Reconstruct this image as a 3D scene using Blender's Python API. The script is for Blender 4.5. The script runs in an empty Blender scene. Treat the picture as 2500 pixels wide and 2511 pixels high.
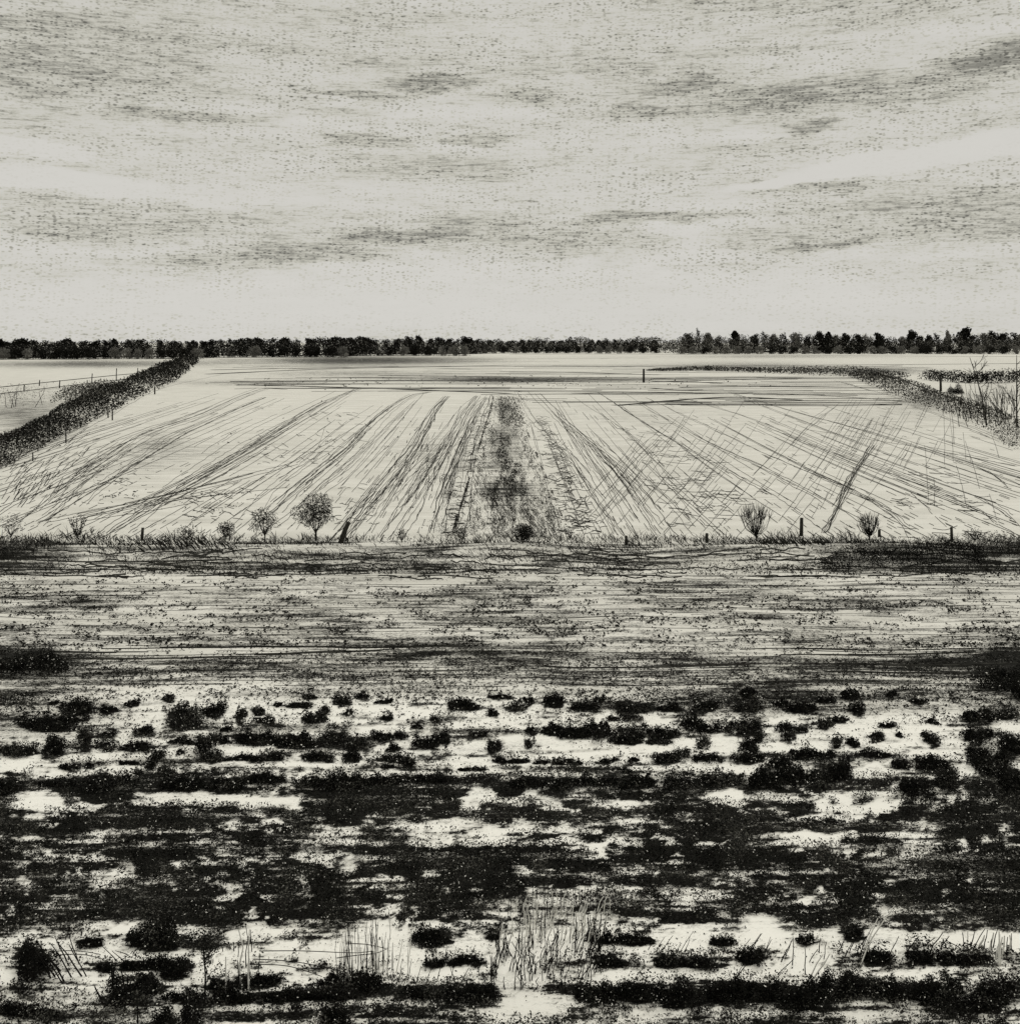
import bpy, math, random
import numpy as np

rng = np.random.default_rng(11)
random.seed(5)
C = bpy.context.scene.collection
# ---------------------------------------------------------------- viewpoint: a 12 m high bank over flat winter fields
F, HOR, H, CU = 2063.0, 645.0, 12.0, 962.0


def g(u, v):
    """ground point (metres) seen along a sight line"""
    d = H * F / (v - HOR)
    return (u - CU) / F * d, d


def inv(x, y):
    y = np.maximum(y, 1.0)
    return CU + x / y * F, HOR + H * F / y


# ---------------------------------------------------------------- value noise
def _h(ix, iy, s):
    n = (ix.astype(np.int64) * 374761393 + iy.astype(np.int64) * 668265263 + s * 974634777) & 0x7fffffff
    n = ((n ^ (n >> 13)) * 1274126177) & 0x7fffffff
    return ((n ^ (n >> 16)) & 0xffff) / 65535.0


def vn(x, y, s=0):
    ix, iy = np.floor(x), np.floor(y)
    fx, fy = x - ix, y - iy
    fx = fx * fx * (3 - 2 * fx)
    fy = fy * fy * (3 - 2 * fy)
    a = _h(ix, iy, s) * (1 - fx) + _h(ix + 1, iy, s) * fx
    b = _h(ix, iy + 1, s) * (1 - fx) + _h(ix + 1, iy + 1, s) * fx
    return a * (1 - fy) + b * fy


def fbm(x, y, s=0, o=4):
    t, amp, tot = 0, 1.0, 0
    for k in range(o):
        t = t + amp * vn(x * 2 ** k, y * 2 ** k, s + 17 * k)
        tot += amp
        amp *= .55
    return t / tot


def ss(a, b, x):
    t = np.clip((x - a) / (b - a), 0, 1)
    return t * t * (3 - 2 * t)


def zt(x, y):
    x = np.asarray(x, float)
    y = np.asarray(y, float)
    near = 1 - ss(52, 57, y)
    z = near * .22 * (fbm(x / 5, y / 4, 3, 3) - .5)
    z = z + .45 * np.exp(-((y - 61.5) / 2.2) ** 2) * (.4 + 1.2 * vn(x / 7, y / 9, 9))
    return z


def clear_links(nt):
    for n in list(nt.nodes):
        nt.nodes.remove(n)


# ---------------------------------------------------------------- materials
def mat_leaf(name, col, var=.5, scale=3.0, rough=.9):
    m = bpy.data.materials.new(name)
    m.use_nodes = True
    nt = m.node_tree
    b = nt.nodes['Principled BSDF']
    b.inputs['Roughness'].default_value = rough
    b.inputs['Specular IOR Level'].default_value = .05
    tc = nt.nodes.new('ShaderNodeTexCoord')
    n = nt.nodes.new('ShaderNodeTexNoise')
    n.inputs['Scale'].default_value = scale
    n.inputs['Detail'].default_value = 4
    nt.links.new(tc.outputs['Object'], n.inputs['Vector'])
    r = nt.nodes.new('ShaderNodeValToRGB')
    r.color_ramp.elements[0].position = .35
    r.color_ramp.elements[1].position = .68
    r.color_ramp.elements[0].color = (*[c * (1 - var) for c in col], 1)
    r.color_ramp.elements[1].color = (*[c * (1 + var) for c in col], 1)
    nt.links.new(n.outputs['Fac'], r.inputs['Fac'])
    nt.links.new(r.outputs['Color'], b.inputs['Base Color'])
    return m


M_BLACK = mat_leaf('dark_foliage', (.0095, .0093, .0078), .6, 2.5)
M_DARK = mat_leaf('dark_twig', (.018, .0175, .015), .5, 5)
M_GREY = mat_leaf('grey_foliage', (.13, .127, .115), .6, 1.5)
M_MID = mat_leaf('dull_foliage', (.060, .0585, .051), .8, 1.5)
M_PALE = mat_leaf('pale_straw', (.74, .73, .68), .10, 4)
M_WOOD = mat_leaf('weathered_wood', (.03, .029, .025), .5, 9)
M_SOIL = mat_leaf('damp_soil', (.026, .0255, .022), .6, 1.2)
M_FSOIL = mat_leaf('thin_soil', (.045, .044, .039), .6, .5)
M_TREE = mat_leaf('far_dark_foliage', (.016, .0155, .013), .5, .25)
M_TREEG = mat_leaf('far_grey_foliage', (.20, .195, .18), .7, .3)


def mat_ground():
    m = bpy.data.materials.new('pale_field_and_dark_peat')
    m.use_nodes = True
    nt = m.node_tree
    N, L = nt.nodes, nt.links
    b = N['Principled BSDF']
    b.inputs['Roughness'].default_value = .95
    b.inputs['Specular IOR Level'].default_value = .05
    tc = N.new('ShaderNodeTexCoord')
    at = N.new('ShaderNodeAttribute')
    at.attribute_name = 'soil'

    def noise(scale, detail, sx=1, sy=1, rough=.6):
        mp = N.new('ShaderNodeMapping')
        mp.inputs['Scale'].default_value = (sx, sy, 1)
        L.new(tc.outputs['Object'], mp.inputs['Vector'])
        n = N.new('ShaderNodeTexNoise')
        n.inputs['Scale'].default_value = scale
        n.inputs['Detail'].default_value = detail
        n.inputs['Roughness'].default_value = rough
        L.new(mp.outputs['Vector'], n.inputs['Vector'])
        return n.outputs['Fac']

    def math_(op, a, c):
        n = N.new('ShaderNodeMath')
        n.operation = op
        for i, q in enumerate((a, c)):
            if isinstance(q, (int, float)):
                n.inputs[i].default_value = q
            else:
                L.new(q, n.inputs[i])
        return n.outputs[0]

    streak = noise(1.0, 5, .16, 1.7)
    grain = noise(14, 3, .6, 1, .7)
    mid = noise(1.3, 6, .5, 1.0, .65)
    fine = noise(38, 2, .55, 1, .7)
    n1 = math_('ADD', math_('MULTIPLY', streak, .34), math_('MULTIPLY', grain, .26))
    n1 = math_('ADD', n1, math_('ADD', math_('MULTIPLY', mid, .20), math_('MULTIPLY', fine, .20)))
    s = math_('ADD', at.outputs['Fac'], math_('MULTIPLY', math_('SUBTRACT', n1, .5), 5.2))
    mr = N.new('ShaderNodeMapRange')
    mr.interpolation_type = 'SMOOTHSTEP'
    mr.inputs['From Min'].default_value = .26
    mr.inputs['From Max'].default_value = .80
    L.new(s, mr.inputs['Value'])
    fac = math_('MULTIPLY', mr.outputs[0], math_('MINIMUM', math_('MULTIPLY', at.outputs['Fac'], 2.2), 1.0))
    pr = N.new('ShaderNodeValToRGB')
    pr.color_ramp.elements[0].position = .3
    pr.color_ramp.elements[0].color = (.52, .510, .465, 1)
    pr.color_ramp.elements[1].position = .65
    pr.color_ramp.elements[1].color = (.65, .638, .590, 1)
    L.new(noise(.35, 5, .35, 1.0), pr.inputs['Fac'])
    mx = N.new('ShaderNodeMix')
    mx.data_type = 'RGBA'
    L.new(fac, mx.inputs['Factor'])
    fa = N.new('ShaderNodeAttribute')
    fa.attribute_name = 'frost'
    fm = N.new('ShaderNodeMix')
    fm.data_type = 'RGBA'
    L.new(fa.outputs['Fac'], fm.inputs['Factor'])
    L.new(pr.outputs['Color'], fm.inputs[6])
    fm.inputs[7].default_value = (.79, .778, .725, 1)
    L.new(fm.outputs[2], mx.inputs[6])
    dr = N.new('ShaderNodeValToRGB')
    dr.color_ramp.elements[0].position = .42
    dr.color_ramp.elements[0].color = (.0055, .0054, .0045, 1)
    dr.color_ramp.elements[1].position = .66
    dr.color_ramp.elements[1].color = (.018, .0176, .015, 1)
    L.new(fine, dr.inputs['Fac'])
    L.new(dr.outputs['Color'], mx.inputs[7])
    L.new(mx.outputs[2], b.inputs['Base Color'])
    bp = N.new('ShaderNodeBump')
    bp.inputs['Strength'].default_value = .35
    bp.inputs['Distance'].default_value = .03
    L.new(grain, bp.inputs['Height'])
    L.new(bp.outputs['Normal'], b.inputs['Normal'])
    return m


# ---------------------------------------------------------------- mesh collector
class MB:
    def __init__(self):
        self.v, self.q, self.qm, self.n = [], [], [], 0

    def add(self, V, Q, mi=0):
        if len(V) == 0:
            return
        self.v.append(np.asarray(V, np.float32))
        Q = np.asarray(Q, np.int64) + self.n
        self.q.append(Q)
        self.qm.append(np.full(len(Q), mi, np.int32))
        self.n += len(V)

    def leaves(self, P, size, mi=0, flat=0.0, asp=.55):
        P = np.asarray(P, float)
        n = len(P)
        if n == 0:
            return
        size = np.broadcast_to(np.asarray(size, float), (n,))[:, None]
        a = rng.normal(size=(n, 3))
        a[:, 2] *= (1 - flat)
        a /= np.linalg.norm(a, axis=1)[:, None]
        b = np.cross(a, rng.normal(size=(n, 3)))
        b /= np.linalg.norm(b, axis=1)[:, None]
        V = np.stack([P - a * size * .5, P + b * size * .5 * asp, P + a * size * .5, P - b * size * .5 * asp], 1).reshape(-1, 3)
        self.add(V, np.arange(4 * n).reshape(n, 4), mi)

    def tube(self, pts, r0, r1, mi=0, sides=3):
        pts = np.asarray(pts, float)
        n = len(pts)
        rr = np.linspace(r0, r1, n)
        V = []
        for i in range(n):
            t = pts[min(i + 1, n - 1)] - pts[max(i - 1, 0)]
            t = t / (np.linalg.norm(t) + 1e-9)
            ref = np.array([0, 1, 0.]) if abs(t[1]) < .9 else np.array([1., 0, 0])
            a = np.cross(t, ref)
            a /= np.linalg.norm(a)
            b = np.cross(t, a)
            for k in range(sides):
                th = 2 * math.pi * k / sides
                V.append(pts[i] + rr[i] * (a * math.cos(th) + b * math.sin(th)))
        Q = []
        for i in range(n - 1):
            for k in range(sides):
                k2 = (k + 1) % sides
                Q.append((i * sides + k, i * sides + k2, (i + 1) * sides + k2, (i + 1) * sides + k))
        if sides == 4:
            Q.append((3, 2, 1, 0))
            o = (n - 1) * 4
            Q.append((o, o + 1, o + 2, o + 3))
        self.add(V, Q, mi)

    def ridge(self, pts, w, hgt=.035, mi=0):
        """low ridge of soil along a ground polyline"""
        pts = np.asarray(pts, float)
        n = len(pts)
        if n < 2:
            return
        w = np.broadcast_to(np.asarray(w, float), (n,))
        t = np.gradient(pts, axis=0)
        t /= np.linalg.norm(t, axis=1)[:, None] + 1e-9
        nrm = np.stack([-t[:, 1], t[:, 0]], 1)
        L = pts + nrm * w[:, None] * .5
        R = pts - nrm * w[:, None] * .5
        z0 = zt(pts[:, 0], pts[:, 1])
        V = np.concatenate([np.column_stack([L, z0 + .006]), np.column_stack([pts, z0 + .006 + hgt]), np.column_stack([R, z0 + .006])])
        i = np.arange(n - 1)
        Q = np.concatenate([np.stack([i + n, i + n + 1, i + 1, i], 1), np.stack([i + 2 * n, i + 2 * n + 1, i + n + 1, i + n], 1)])
        self.add(V, Q, mi)

    def build(self, name, mats, parent=None, loc=None):
        V = np.concatenate(self.v)
        Q = np.concatenate(self.q)
        mi = np.concatenate(self.qm)
        if loc is not None:
            V = V - np.asarray(loc, np.float32)
        me = bpy.data.meshes.new(name)
        me.vertices.add(len(V))
        me.vertices.foreach_set('co', V.astype(np.float32).ravel())
        me.loops.add(len(Q) * 4)
        me.loops.foreach_set('vertex_index', Q.astype(np.int32).ravel())
        me.polygons.add(len(Q))
        me.polygons.foreach_set('loop_start', np.arange(0, len(Q) * 4, 4, dtype=np.int32))
        me.polygons.foreach_set('material_index', mi)
        me.update(calc_edges=True)
        for m in (mats if isinstance(mats, (list, tuple)) else [mats]):
            me.materials.append(m)
        o = bpy.data.objects.new(name, me)
        C.objects.link(o)
        if parent is not None:
            o.parent = parent
        elif loc is not None:
            o.location = loc
        return o


def tag(o, label=None, cat=None, group=None, kind=None):
    if label:
        o['label'] = label
    if cat:
        o['category'] = cat
    if group:
        o['group'] = group
    if kind:
        o['kind'] = kind
    return o


def empty(name, loc):
    o = bpy.data.objects.new(name, None)
    C.objects.link(o)
    o.location = loc
    return o


ORD = ('first second third fourth fifth sixth seventh eighth ninth tenth eleventh twelfth thirteenth fourteenth fifteenth sixteenth '
       'seventeenth eighteenth nineteenth twentieth twenty-first twenty-second twenty-third twenty-fourth twenty-fifth').split()

# tracing helpers: the crops in which positions were read off
c1 = lambda x, y: (x / 2, 600 + y / 2)
c2 = lambda x, y: (CU + x / 2, 600 + y / 2)
c3 = lambda x, y: (x / 2, 1000 + y / 2)
c4 = lambda x, y: (CU + x / 2, 1000 + y / 2)
c5 = lambda x, y: (x / 2, 1447 + y / 2)
c6 = lambda x, y: (CU + x / 2, 1447 + y / 2)
z2 = lambda x, y: (x * .28, 1716 + y * .28)
z3 = lambda x, y: (462 + x * .28, 1677 + y * .28)
z4 = lambda x, y: (924 + x * .28, 1639 + y * .28)
z5 = lambda x, y: (1385 + x * .28, 1639 + y * .28)
z7 = lambda x, y: (808 + x * .1872, 716 + y * .1872)
z8 = lambda x, y: (x * .2, 600 + y * .2)
z6 = lambda x, y: (1539 + x * .2, 600 + y * .2)

# ---------------------------------------------------------------- where dark peat and scrub cover the pale ground (ground map)
PALE5 = [(170, 110, 190, 80, .9), (230, 150, 380, 56, .95), (700, 110, 290, 90, .95), (830, 95, 90, 70, 1), (560, 110, 120, 60, .8), (1020, 120, 260, 90, .6), (960, 210, 380, 40, .55),
         (1560, 80, 200, 60, .6), (1640, 130, 110, 40, .8), (1810, 120, 110, 80, .95), (1500, 165, 60, 34, .8), (1375, 172, 60, 24, .7), (1750, 225, 380, 70, .8),
         (1850, 275, 220, 70, .95), (1640, 290, 200, 80, .5), (150, 210, 90, 30, .7), (100, 290, 130, 44, .5), (250, 320, 320, 70, .55), (430, 400, 190, 90, .75),
         (60, 400, 110, 130, .45), (270, 385, 80, 60, .8), (205, 410, 50, 50, .7), (1200, 340, 620, 26, .8), (740, 340, 130, 44, .95), (930, 345, 46, 24, .95),
         (870, 470, 90, 120, .9), (960, 480, 160, 30, .8), (940, 540, 50, 50, .9), (980, 410, 34, 70, .75), (1125, 430, 50, 110, .75), (1320, 400, 90, 150, .5),
         (1440, 420, 100, 130, .55), (1620, 400, 100, 90, .6), (1470, 490, 44, 34, .9), (1230, 370, 70, 34, .7), (760, 430, 80, 28, .9), (660, 465, 80, 20, .6),
         (450, 610, 160, 60, .95), (320, 690, 400, 120, .95), (560, 660, 220, 100, .95), (690, 640, 54, 90, 1), (650, 790, 130, 80, .9), (950, 620, 190, 80, .85),
         (820, 760, 270, 170, .9), (1130, 670, 220, 70, .95), (1250, 730, 280, 110, .85), (1420, 660, 170, 150, .9), (1620, 760, 330, 150, 1), (1500, 700, 220, 200, .95),
         (1800, 680, 280, 80, .95), (1550, 600, 40, 130, .8), (1420, 550, 30, 90, .6), (1470, 570, 26, 90, .8), (30, 840, 80, 140, .85), (20, 540, 60, 50, .8), (280, 850, 420, 60, .5),
         (640, 900, 130, 100, .6), (930, 890, 220, 90, .8), (1420, 885, 70, 60, .7), (1600, 880, 90, 60, .75), (1870, 900, 170, 140, .6), (400, 830, 120, 90, .5),
         (1100, 745, 260, 50, .8), (80, 640, 180, 60, .5), (300, 900, 300, 60, .4), (1180, 890, 100, 50, .5), (40, 700, 90, 60, .5)]
PALE6 = [(180, 640, 360, 280, .66), (60, 780, 240, 240, .85), (30, 900, 240, 140, .9), (150, 500, 320, 120, .42), (450, 600, 320, 44, .75), (700, 640, 260, 80, .95), (600, 690, 320, 64, .9),
         (960, 600, 200, 90, .95), (960, 660, 270, 80, .9), (1130, 700, 220, 110, .95), (1140, 770, 140, 90, .95), (1300, 650, 220, 90, .95), (1450, 650, 320, 80, 1),
         (1730, 650, 270, 120, 1), (1850, 690, 60, 140, 1), (1900, 650, 60, 100, .95), (450, 775, 340, 50, .95), (900, 765, 320, 50, .85), (1600, 780, 370, 50, .75),
         (1340, 740, 60, 110, .8), (600, 900, 420, 90, .7), (950, 920, 220, 90, .85), (1300, 900, 150, 90, .6), (1500, 900, 130, 90, .55), (150, 900, 260, 70, .75),
         (90, 130, 400, 64, .95), (400, 130, 190, 54, .95), (820, 120, 150, 70, .9), (1000, 120, 220, 64, .55), (1110, 80, 34, 44, .95), (1200, 120, 120, 100, .95),
         (1260, 160, 320, 54, .95), (1380, 140, 160, 64, .95), (1620, 80, 90, 80, 1), (1870, 85, 70, 34, 1), (1720, 80, 70, 54, .95), (400, 215, 820, 40, .5), (60, 225, 130, 54, .9),
         (250, 280, 520, 44, .9), (320, 320, 74, 70, .95), (600, 280, 160, 30, .9), (800, 275, 160, 30, .9), (1130, 265, 340, 74, .97), (1250, 320, 54, 44, .9),
         (1390, 320, 110, 54, .8), (1540, 320, 100, 64, .8), (1680, 290, 70, 64, .7), (1900, 290, 90, 44, .7), (600, 345, 130, 26, .9), (50, 400, 140, 26, .8), (430, 410, 80, 34, .8),
         (550, 410, 44, 24, .9), (810, 440, 80, 22, .9), (680, 490, 170, 100, .55), (1140, 490, 170, 100, .6), (1000, 480, 110, 64, .5), (1660, 470, 64, 90, .55), (1420, 550, 60, 130, .6),
         (900, 570, 200, 40, .6)]
DARK5 = [(130, 720, 130, 170, .95), (340, 650, 80, 40, .8), (540, 730, 180, 46, .85), (660, 735, 130, 90, .95), (770, 650, 110, 90, .75), (590, 620, 190, 110, .95), (560, 810, 120, 100, .8),
         (400, 740, 60, 50, .8), (440, 840, 50, 200, .8), (840, 815, 90, 80, .8), (1000, 795, 130, 50, .9), (1280, 805, 150, 50, .9), (1170, 745, 150, 40, .6), (1210, 650, 60, 100, .7),
         (1390, 815, 80, 80, .95), (1620, 640, 130, 70, .85), (1760, 732, 140, 40, .95), (1640, 740, 70, 36, .85), (1740, 860, 280, 100, .9), (1200, 850, 900, 26, .97), (1050, 545, 160, 110, .9)]
DARK6 = [(430, 640, 210, 50, .9), (620, 725, 160, 50, .9), (720, 730, 110, 60, .85), (380, 735, 130, 40, .85), (800, 650, 90, 40, .8), (900, 710, 110, 60, .85), (1110, 650, 70, 44, .9),
         (1300, 620, 70, 50, .8), (1540, 705, 100, 50, .9), (1700, 715, 200, 50, .9), (1380, 715, 110, 44, .85), (820, 840, 1100, 90, .97), (1100, 860, 120, 160, .9), (1760, 840, 400, 140, .95), (440, 500, 130, 180, .9),
         (1250, 820, 220, 120, .9)]


ROWS = [
    ('in the top row', 'scattered bushes of the top row', c3, [
        (503, 657, 45, 30), (290, 672, 130, 56), (410, 680, 60, 32), (640, 637, 44, 26), (205, 655, 34, 16), (165, 728, 190, 60), (700, 700, 122, 92), (812, 682, 72, 60), (910, 692, 36, 62), (980, 687, 36, 30),
        (995, 718, 78, 28), (1050, 662, 26, 20), (1130, 663, 88, 24), (1172, 630, 52, 26), (1190, 705, 90, 46), (1222, 680, 36, 40), (1290, 640, 62, 46), (1365, 627, 46, 28), (1450, 648, 62, 20), (1318, 685, 24, 24), (1460, 708, 36, 26), (1645, 712, 24, 20),
        (1745, 655, 130, 50), (1858, 683, 38, 38), (1890, 625, 80, 22), (860, 750, 42, 26), (1575, 740, 40, 20), (260, 720, 120, 40)]),
    ('in the top row', 'scattered bushes of the top row', c4, [
        (70, 640, 40, 28), (30, 660, 72, 36), (165, 640, 72, 60), (285, 665, 110, 36), (340, 635, 42, 28), (470, 660, 150, 52), (600, 665, 100, 32), (900, 610, 60, 42), (900, 660, 120, 50), (1100, 665, 110, 46),
        (1285, 620, 70, 40), (1310, 672, 50, 62), (1190, 640, 70, 30), (740, 660, 100, 30), (1020, 650, 60, 30), (1540, 650, 60, 24), (1440, 620, 50, 22)]),
    ('in the second row', 'bushes of the second row', c3, [
        (60, 822, 140, 70), (200, 812, 74, 100), (318, 780, 54, 100), (400, 815, 90, 50), (545, 752, 56, 60), (520, 814, 120, 40), (415, 772, 50, 26), (690, 800, 110, 24), (772, 812, 46, 100), (838, 795, 56, 34), (960, 785, 150, 62),
        (1105, 790, 172, 60), (1260, 772, 100, 56), (1345, 795, 70, 70), (1440, 770, 84, 42), (1512, 770, 50, 30), (1600, 795, 110, 38), (1672, 772, 52, 60), (1478, 815, 40, 32), (1870, 800, 52, 60), (1810, 765, 60, 22)]),
    ('in the second row', 'bushes of the second row', c4, [
        (75, 750, 36, 42), (160, 745, 90, 50), (250, 755, 130, 56), (320, 745, 100, 76), (430, 757, 150, 50), (570, 750, 130, 44), (690, 715, 74, 80), (770, 742, 150, 42), (890, 740, 112, 52), (1065, 747, 112, 40), (1190, 725, 62, 50),
        (1042, 772, 40, 44), (1235, 708, 60, 24), (440, 785, 120, 40), (1590, 722, 42, 24), (1425, 740, 80, 24), (385, 705, 50, 26), (450, 700, 90, 40)]),
    ('in the third row', 'bushes of the third row', c3, [
        (800, 850, 80, 50), (940, 862, 210, 22), (680, 837, 24, 24), (600, 845, 50, 50), (570, 880, 36, 40), (265, 890, 72, 26), (335, 888, 20, 20), (492, 875, 74, 20), (525, 908, 28, 16), (625, 905, 78, 36), (1042, 855, 52, 26),
        (1200, 850, 120, 42), (1325, 845, 62, 56), (1480, 852, 92, 32), (1540, 868, 42, 50), (1460, 885, 52, 18), (1780, 895, 110, 16), (1885, 860, 52, 26)]),
    ('in the third row', 'bushes of the third row', c4, [
        (75, 795, 36, 42), (560, 785, 90, 44), (735, 797, 42, 54), (895, 805, 60, 66), (930, 780, 34, 40), (1230, 805, 42, 46), (1295, 808, 44, 38), (1385, 780, 42, 42), (1468, 778, 18, 22), (1590, 792, 48, 50),
        (590, 857, 112, 40), (645, 838, 62, 40), (745, 857, 124, 36), (900, 857, 112, 36), (1010, 868, 90, 50), (1110, 845, 104, 52), (1190, 852, 70, 32), (30, 860, 80, 22), (115, 865, 50, 20), (175, 862, 32, 26),
        (215, 862, 46, 28), (262, 870, 20, 16), (370, 862, 72, 18), (465, 862, 42, 18), (430, 895, 42, 26), (1380, 850, 112, 26)]),
    ('in the front row', 'bushes of the front row', c3, [
        (420, 938, 220, 90), (700, 945, 160, 62), (860, 950, 150, 64), (1000, 932, 130, 52), (1150, 948, 100, 42), (1280, 940, 220, 70), (1460, 935, 140, 50), (1610, 935, 170, 40), (20, 962, 110, 52), (210, 950, 160, 26)]),
    ('in the front row', 'bushes of the front row', c4, [
        (60, 945, 130, 60), (190, 945, 130, 60), (330, 935, 150, 54), (480, 940, 150, 56), (640, 950, 150, 54), (800, 935, 170, 62), (960, 930, 130, 90), (1060, 920, 110, 80), (1155, 930, 104, 74), (1240, 900, 92, 80), (1470, 880, 64, 52),
        (1590, 880, 130, 70), (1645, 925, 84, 120), (1520, 958, 104, 84), (1800, 900, 84, 62), (1880, 930, 92, 120)]),
    ('in the right column', 'bushes of the column at the right', c4, [
        (1738, 700, 56, 70), (1745, 770, 56, 90), (1765, 835, 80, 90), (1800, 690, 62, 60), (1805, 767, 30, 32), (1880, 690, 74, 60), (1890, 800, 94, 84), (1860, 860, 54, 80), (1915, 600, 44, 100), (1860, 545, 110, 50)]),
    ('on bottom pale strip', 'bushes on the bottom pale strip', c5, [
        (130, 720, 130, 160), (340, 650, 84, 44), (540, 728, 180, 50), (660, 730, 130, 90), (585, 622, 190, 110), (555, 805, 120, 100), (400, 742, 60, 50), (840, 812, 90, 84), (1000, 792, 130, 56), (1280, 802, 150, 56), (1390, 812, 84, 84),
        (1620, 640, 130, 70), (1762, 732, 140, 44), (1640, 740, 80, 40), (1860, 640, 50, 30)]),
    ('on bottom pale strip', 'bushes on the bottom pale strip', c6, [
        (430, 640, 210, 52), (620, 725, 156, 52), (720, 730, 104, 62), (380, 735, 124, 42), (800, 652, 90, 42), (905, 708, 110, 64), (1110, 650, 66, 44), (1300, 622, 70, 50), (1540, 702, 100, 60), (1640, 706, 80, 60), (1740, 718, 150, 56), (1385, 712, 106, 50)]),
    ('in bottom scrub bank', 'bushes of the bottom scrub bank', c6, [
        (330, 850, 160, 70), (480, 835, 160, 90), (640, 840, 170, 110), (800, 835, 170, 90), (950, 840, 150, 80), (1090, 850, 130, 130), (1250, 820, 190, 110), (1440, 830, 170, 90), (1620, 850, 190, 100), (1800, 850, 200, 120)]),
    ('in bottom scrub bank', 'bushes of the bottom scrub bank', c5, [
        (690, 850, 170, 50), (880, 855, 190, 50), (1070, 855, 190, 50), (1260, 855, 190, 50), (1600, 860, 160, 50), (1780, 850, 190, 90), (440, 850, 70, 130), (720, 930, 90, 120), (620, 935, 80, 90), (110, 910, 260, 70), (1260, 930, 110, 100)]),
]
BUSHES = [(*cv(cx, cy), w / 2, h / 2) for _r, _g, cv, lst in ROWS for (cx, cy, w, h) in lst]


def ell(u, v, e, conv):
    cu, cv = conv(e[0], e[1])
    r = np.sqrt(((u - cu) / (e[2] * .25)) ** 2 + ((v - cv) / (e[3] * .25)) ** 2)
    return 1 - ss(.50, 1.22, r)


def scrub(u, v):
    """0 pale bare ground .. 1 closed dark scrub, for foreground ground points"""
    u = np.asarray(u, float)
    v = np.asarray(v, float)
    n1 = fbm(u / 46, v / 20, 31, 4) - .5
    n2 = fbm(u / 40, v / 18, 57, 4) - .5
    n3 = fbm(u / 13, v / 6, 77, 4) - .5
    n4 = fbm(u / 150, v / 9, 177, 5) - .5
    n5 = fbm(u / 60, v / 5, 277, 4) - .5
    uu = u + n1 * 110 + n3 * 30
    vv = v + n2 * 34 + n3 * 12 + n5 * 16
    D = .92 * ss(1446, 1480, vv)
    D = D * (1 - .62 * ss(1742, 1752, vv + 14 * n3) * (1 - ss(1846, 1862, vv)))
    D = D * (1 - .25 * ss(1885, 1895, vv))
    for L, cv in ((PALE5, c5), (PALE6, c6)):
        for e in L:
            D = D * (1 - e[4] * ell(uu, vv, e, cv))
    for L, cv in ((DARK5, c5), (DARK6, c6)):
        for e in L:
            D = np.maximum(D, e[4] * ell(uu, vv, e, cv))
    n6 = fbm(u / 95, v / 26, 377, 4)
    n7 = fbm(u / 30, v / 12, 477, 4)
    D = D * np.clip(.97 + 1.3 * (n6 - .46) + 1.1 * (n7 - .5), .60, 1.15)
    u2, v2 = u + n1 * 30 + n3 * 22, v + n2 * 14 + n3 * 8
    for (bu, bv, bw, bh) in BUSHES:
        k = (np.abs(u2 - bu) < bw * 1.3 + 4) & (np.abs(v2 - bv - bh * .18) < bh * 1.2 + 4)
        if k.any():
            r = np.sqrt(((u2[k] - bu) / (bw * .62)) ** 2 + ((v2[k] - bv - bh * .18) / (bh * .52)) ** 2)
            D[k] = np.maximum(D[k], .92 * (1 - ss(.6, 1.2, r)))
    smear = np.zeros_like(D)
    for (a, b, c, d, q) in SMEARS:
        smear = np.maximum(smear, q * np.exp(-((u2 - a) / c) ** 2 - ((v2 - b) / d) ** 2))
    D = np.maximum(D, smear * (.45 + 1.1 * (n1 + .5)))
    D = D + (n3 * 1.2 + n1 * .5 + n4 * 1.3 + n5 * 1.0) * np.clip(4.4 * D * (1 - D) + .22 * ss(1300, 1340, v) * (1 - D), 0, 1)
    D = D + .55 * np.maximum(n4 + .5 * n5 - .02, 0) * 2.0 * ss(1320, 1400, v) * (1 - .75 * ss(1735, 1755, v) * (1 - ss(1850, 1866, v))) * (1 - D)
    D = D - 1.1 * np.maximum(-n4 - .4 * n5 - .12, 0) * 1.8 * ss(1450, 1500, v)
    return np.clip(D, 0, 1)


SMEARS = [(*c3(60, 690), 90, 40, .42), (*c3(700, 730), 240, 40, .30), (*c4(300, 680), 240, 40, .34), (*c4(900, 650), 200, 50, .45), (*c3(1500, 800), 240, 50, .34), (*c3(300, 830), 200, 40, .34), (*c4(200, 820), 120, 30, .3), (*c3(430, 818), 230, 7, .8), (*c3(1000, 806), 180, 7, .6), (*c3(150, 735), 110, 13, .8), (*c3(950, 866), 130, 7, .9), (*c3(300, 950), 300, 16, .7), (*c4(500, 752), 240, 12, .95), (*c4(850, 748), 130, 8, .8),
          (*c4(800, 858), 190, 9, .9), (*c4(450, 665), 160, 12, .6), (*c4(1000, 660), 170, 18, .55), (*c4(1100, 750), 60, 8, .8), (*c4(1780, 800), 50, 70, .6), (*c4(1850, 640), 80, 40, .5), (*c4(700, 700), 120, 20, .5),
          (*c3(1350, 790), 110, 14, .7), (*c3(1750, 660), 100, 14, .5), (*c3(330, 680), 90, 12, .6), (*c4(1380, 860), 70, 12, .7), (*c4(1500, 900), 180, 30, .5), (*c4(300, 900), 200, 14, .5), (*c3(1700, 900), 200, 10, .5)]


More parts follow.
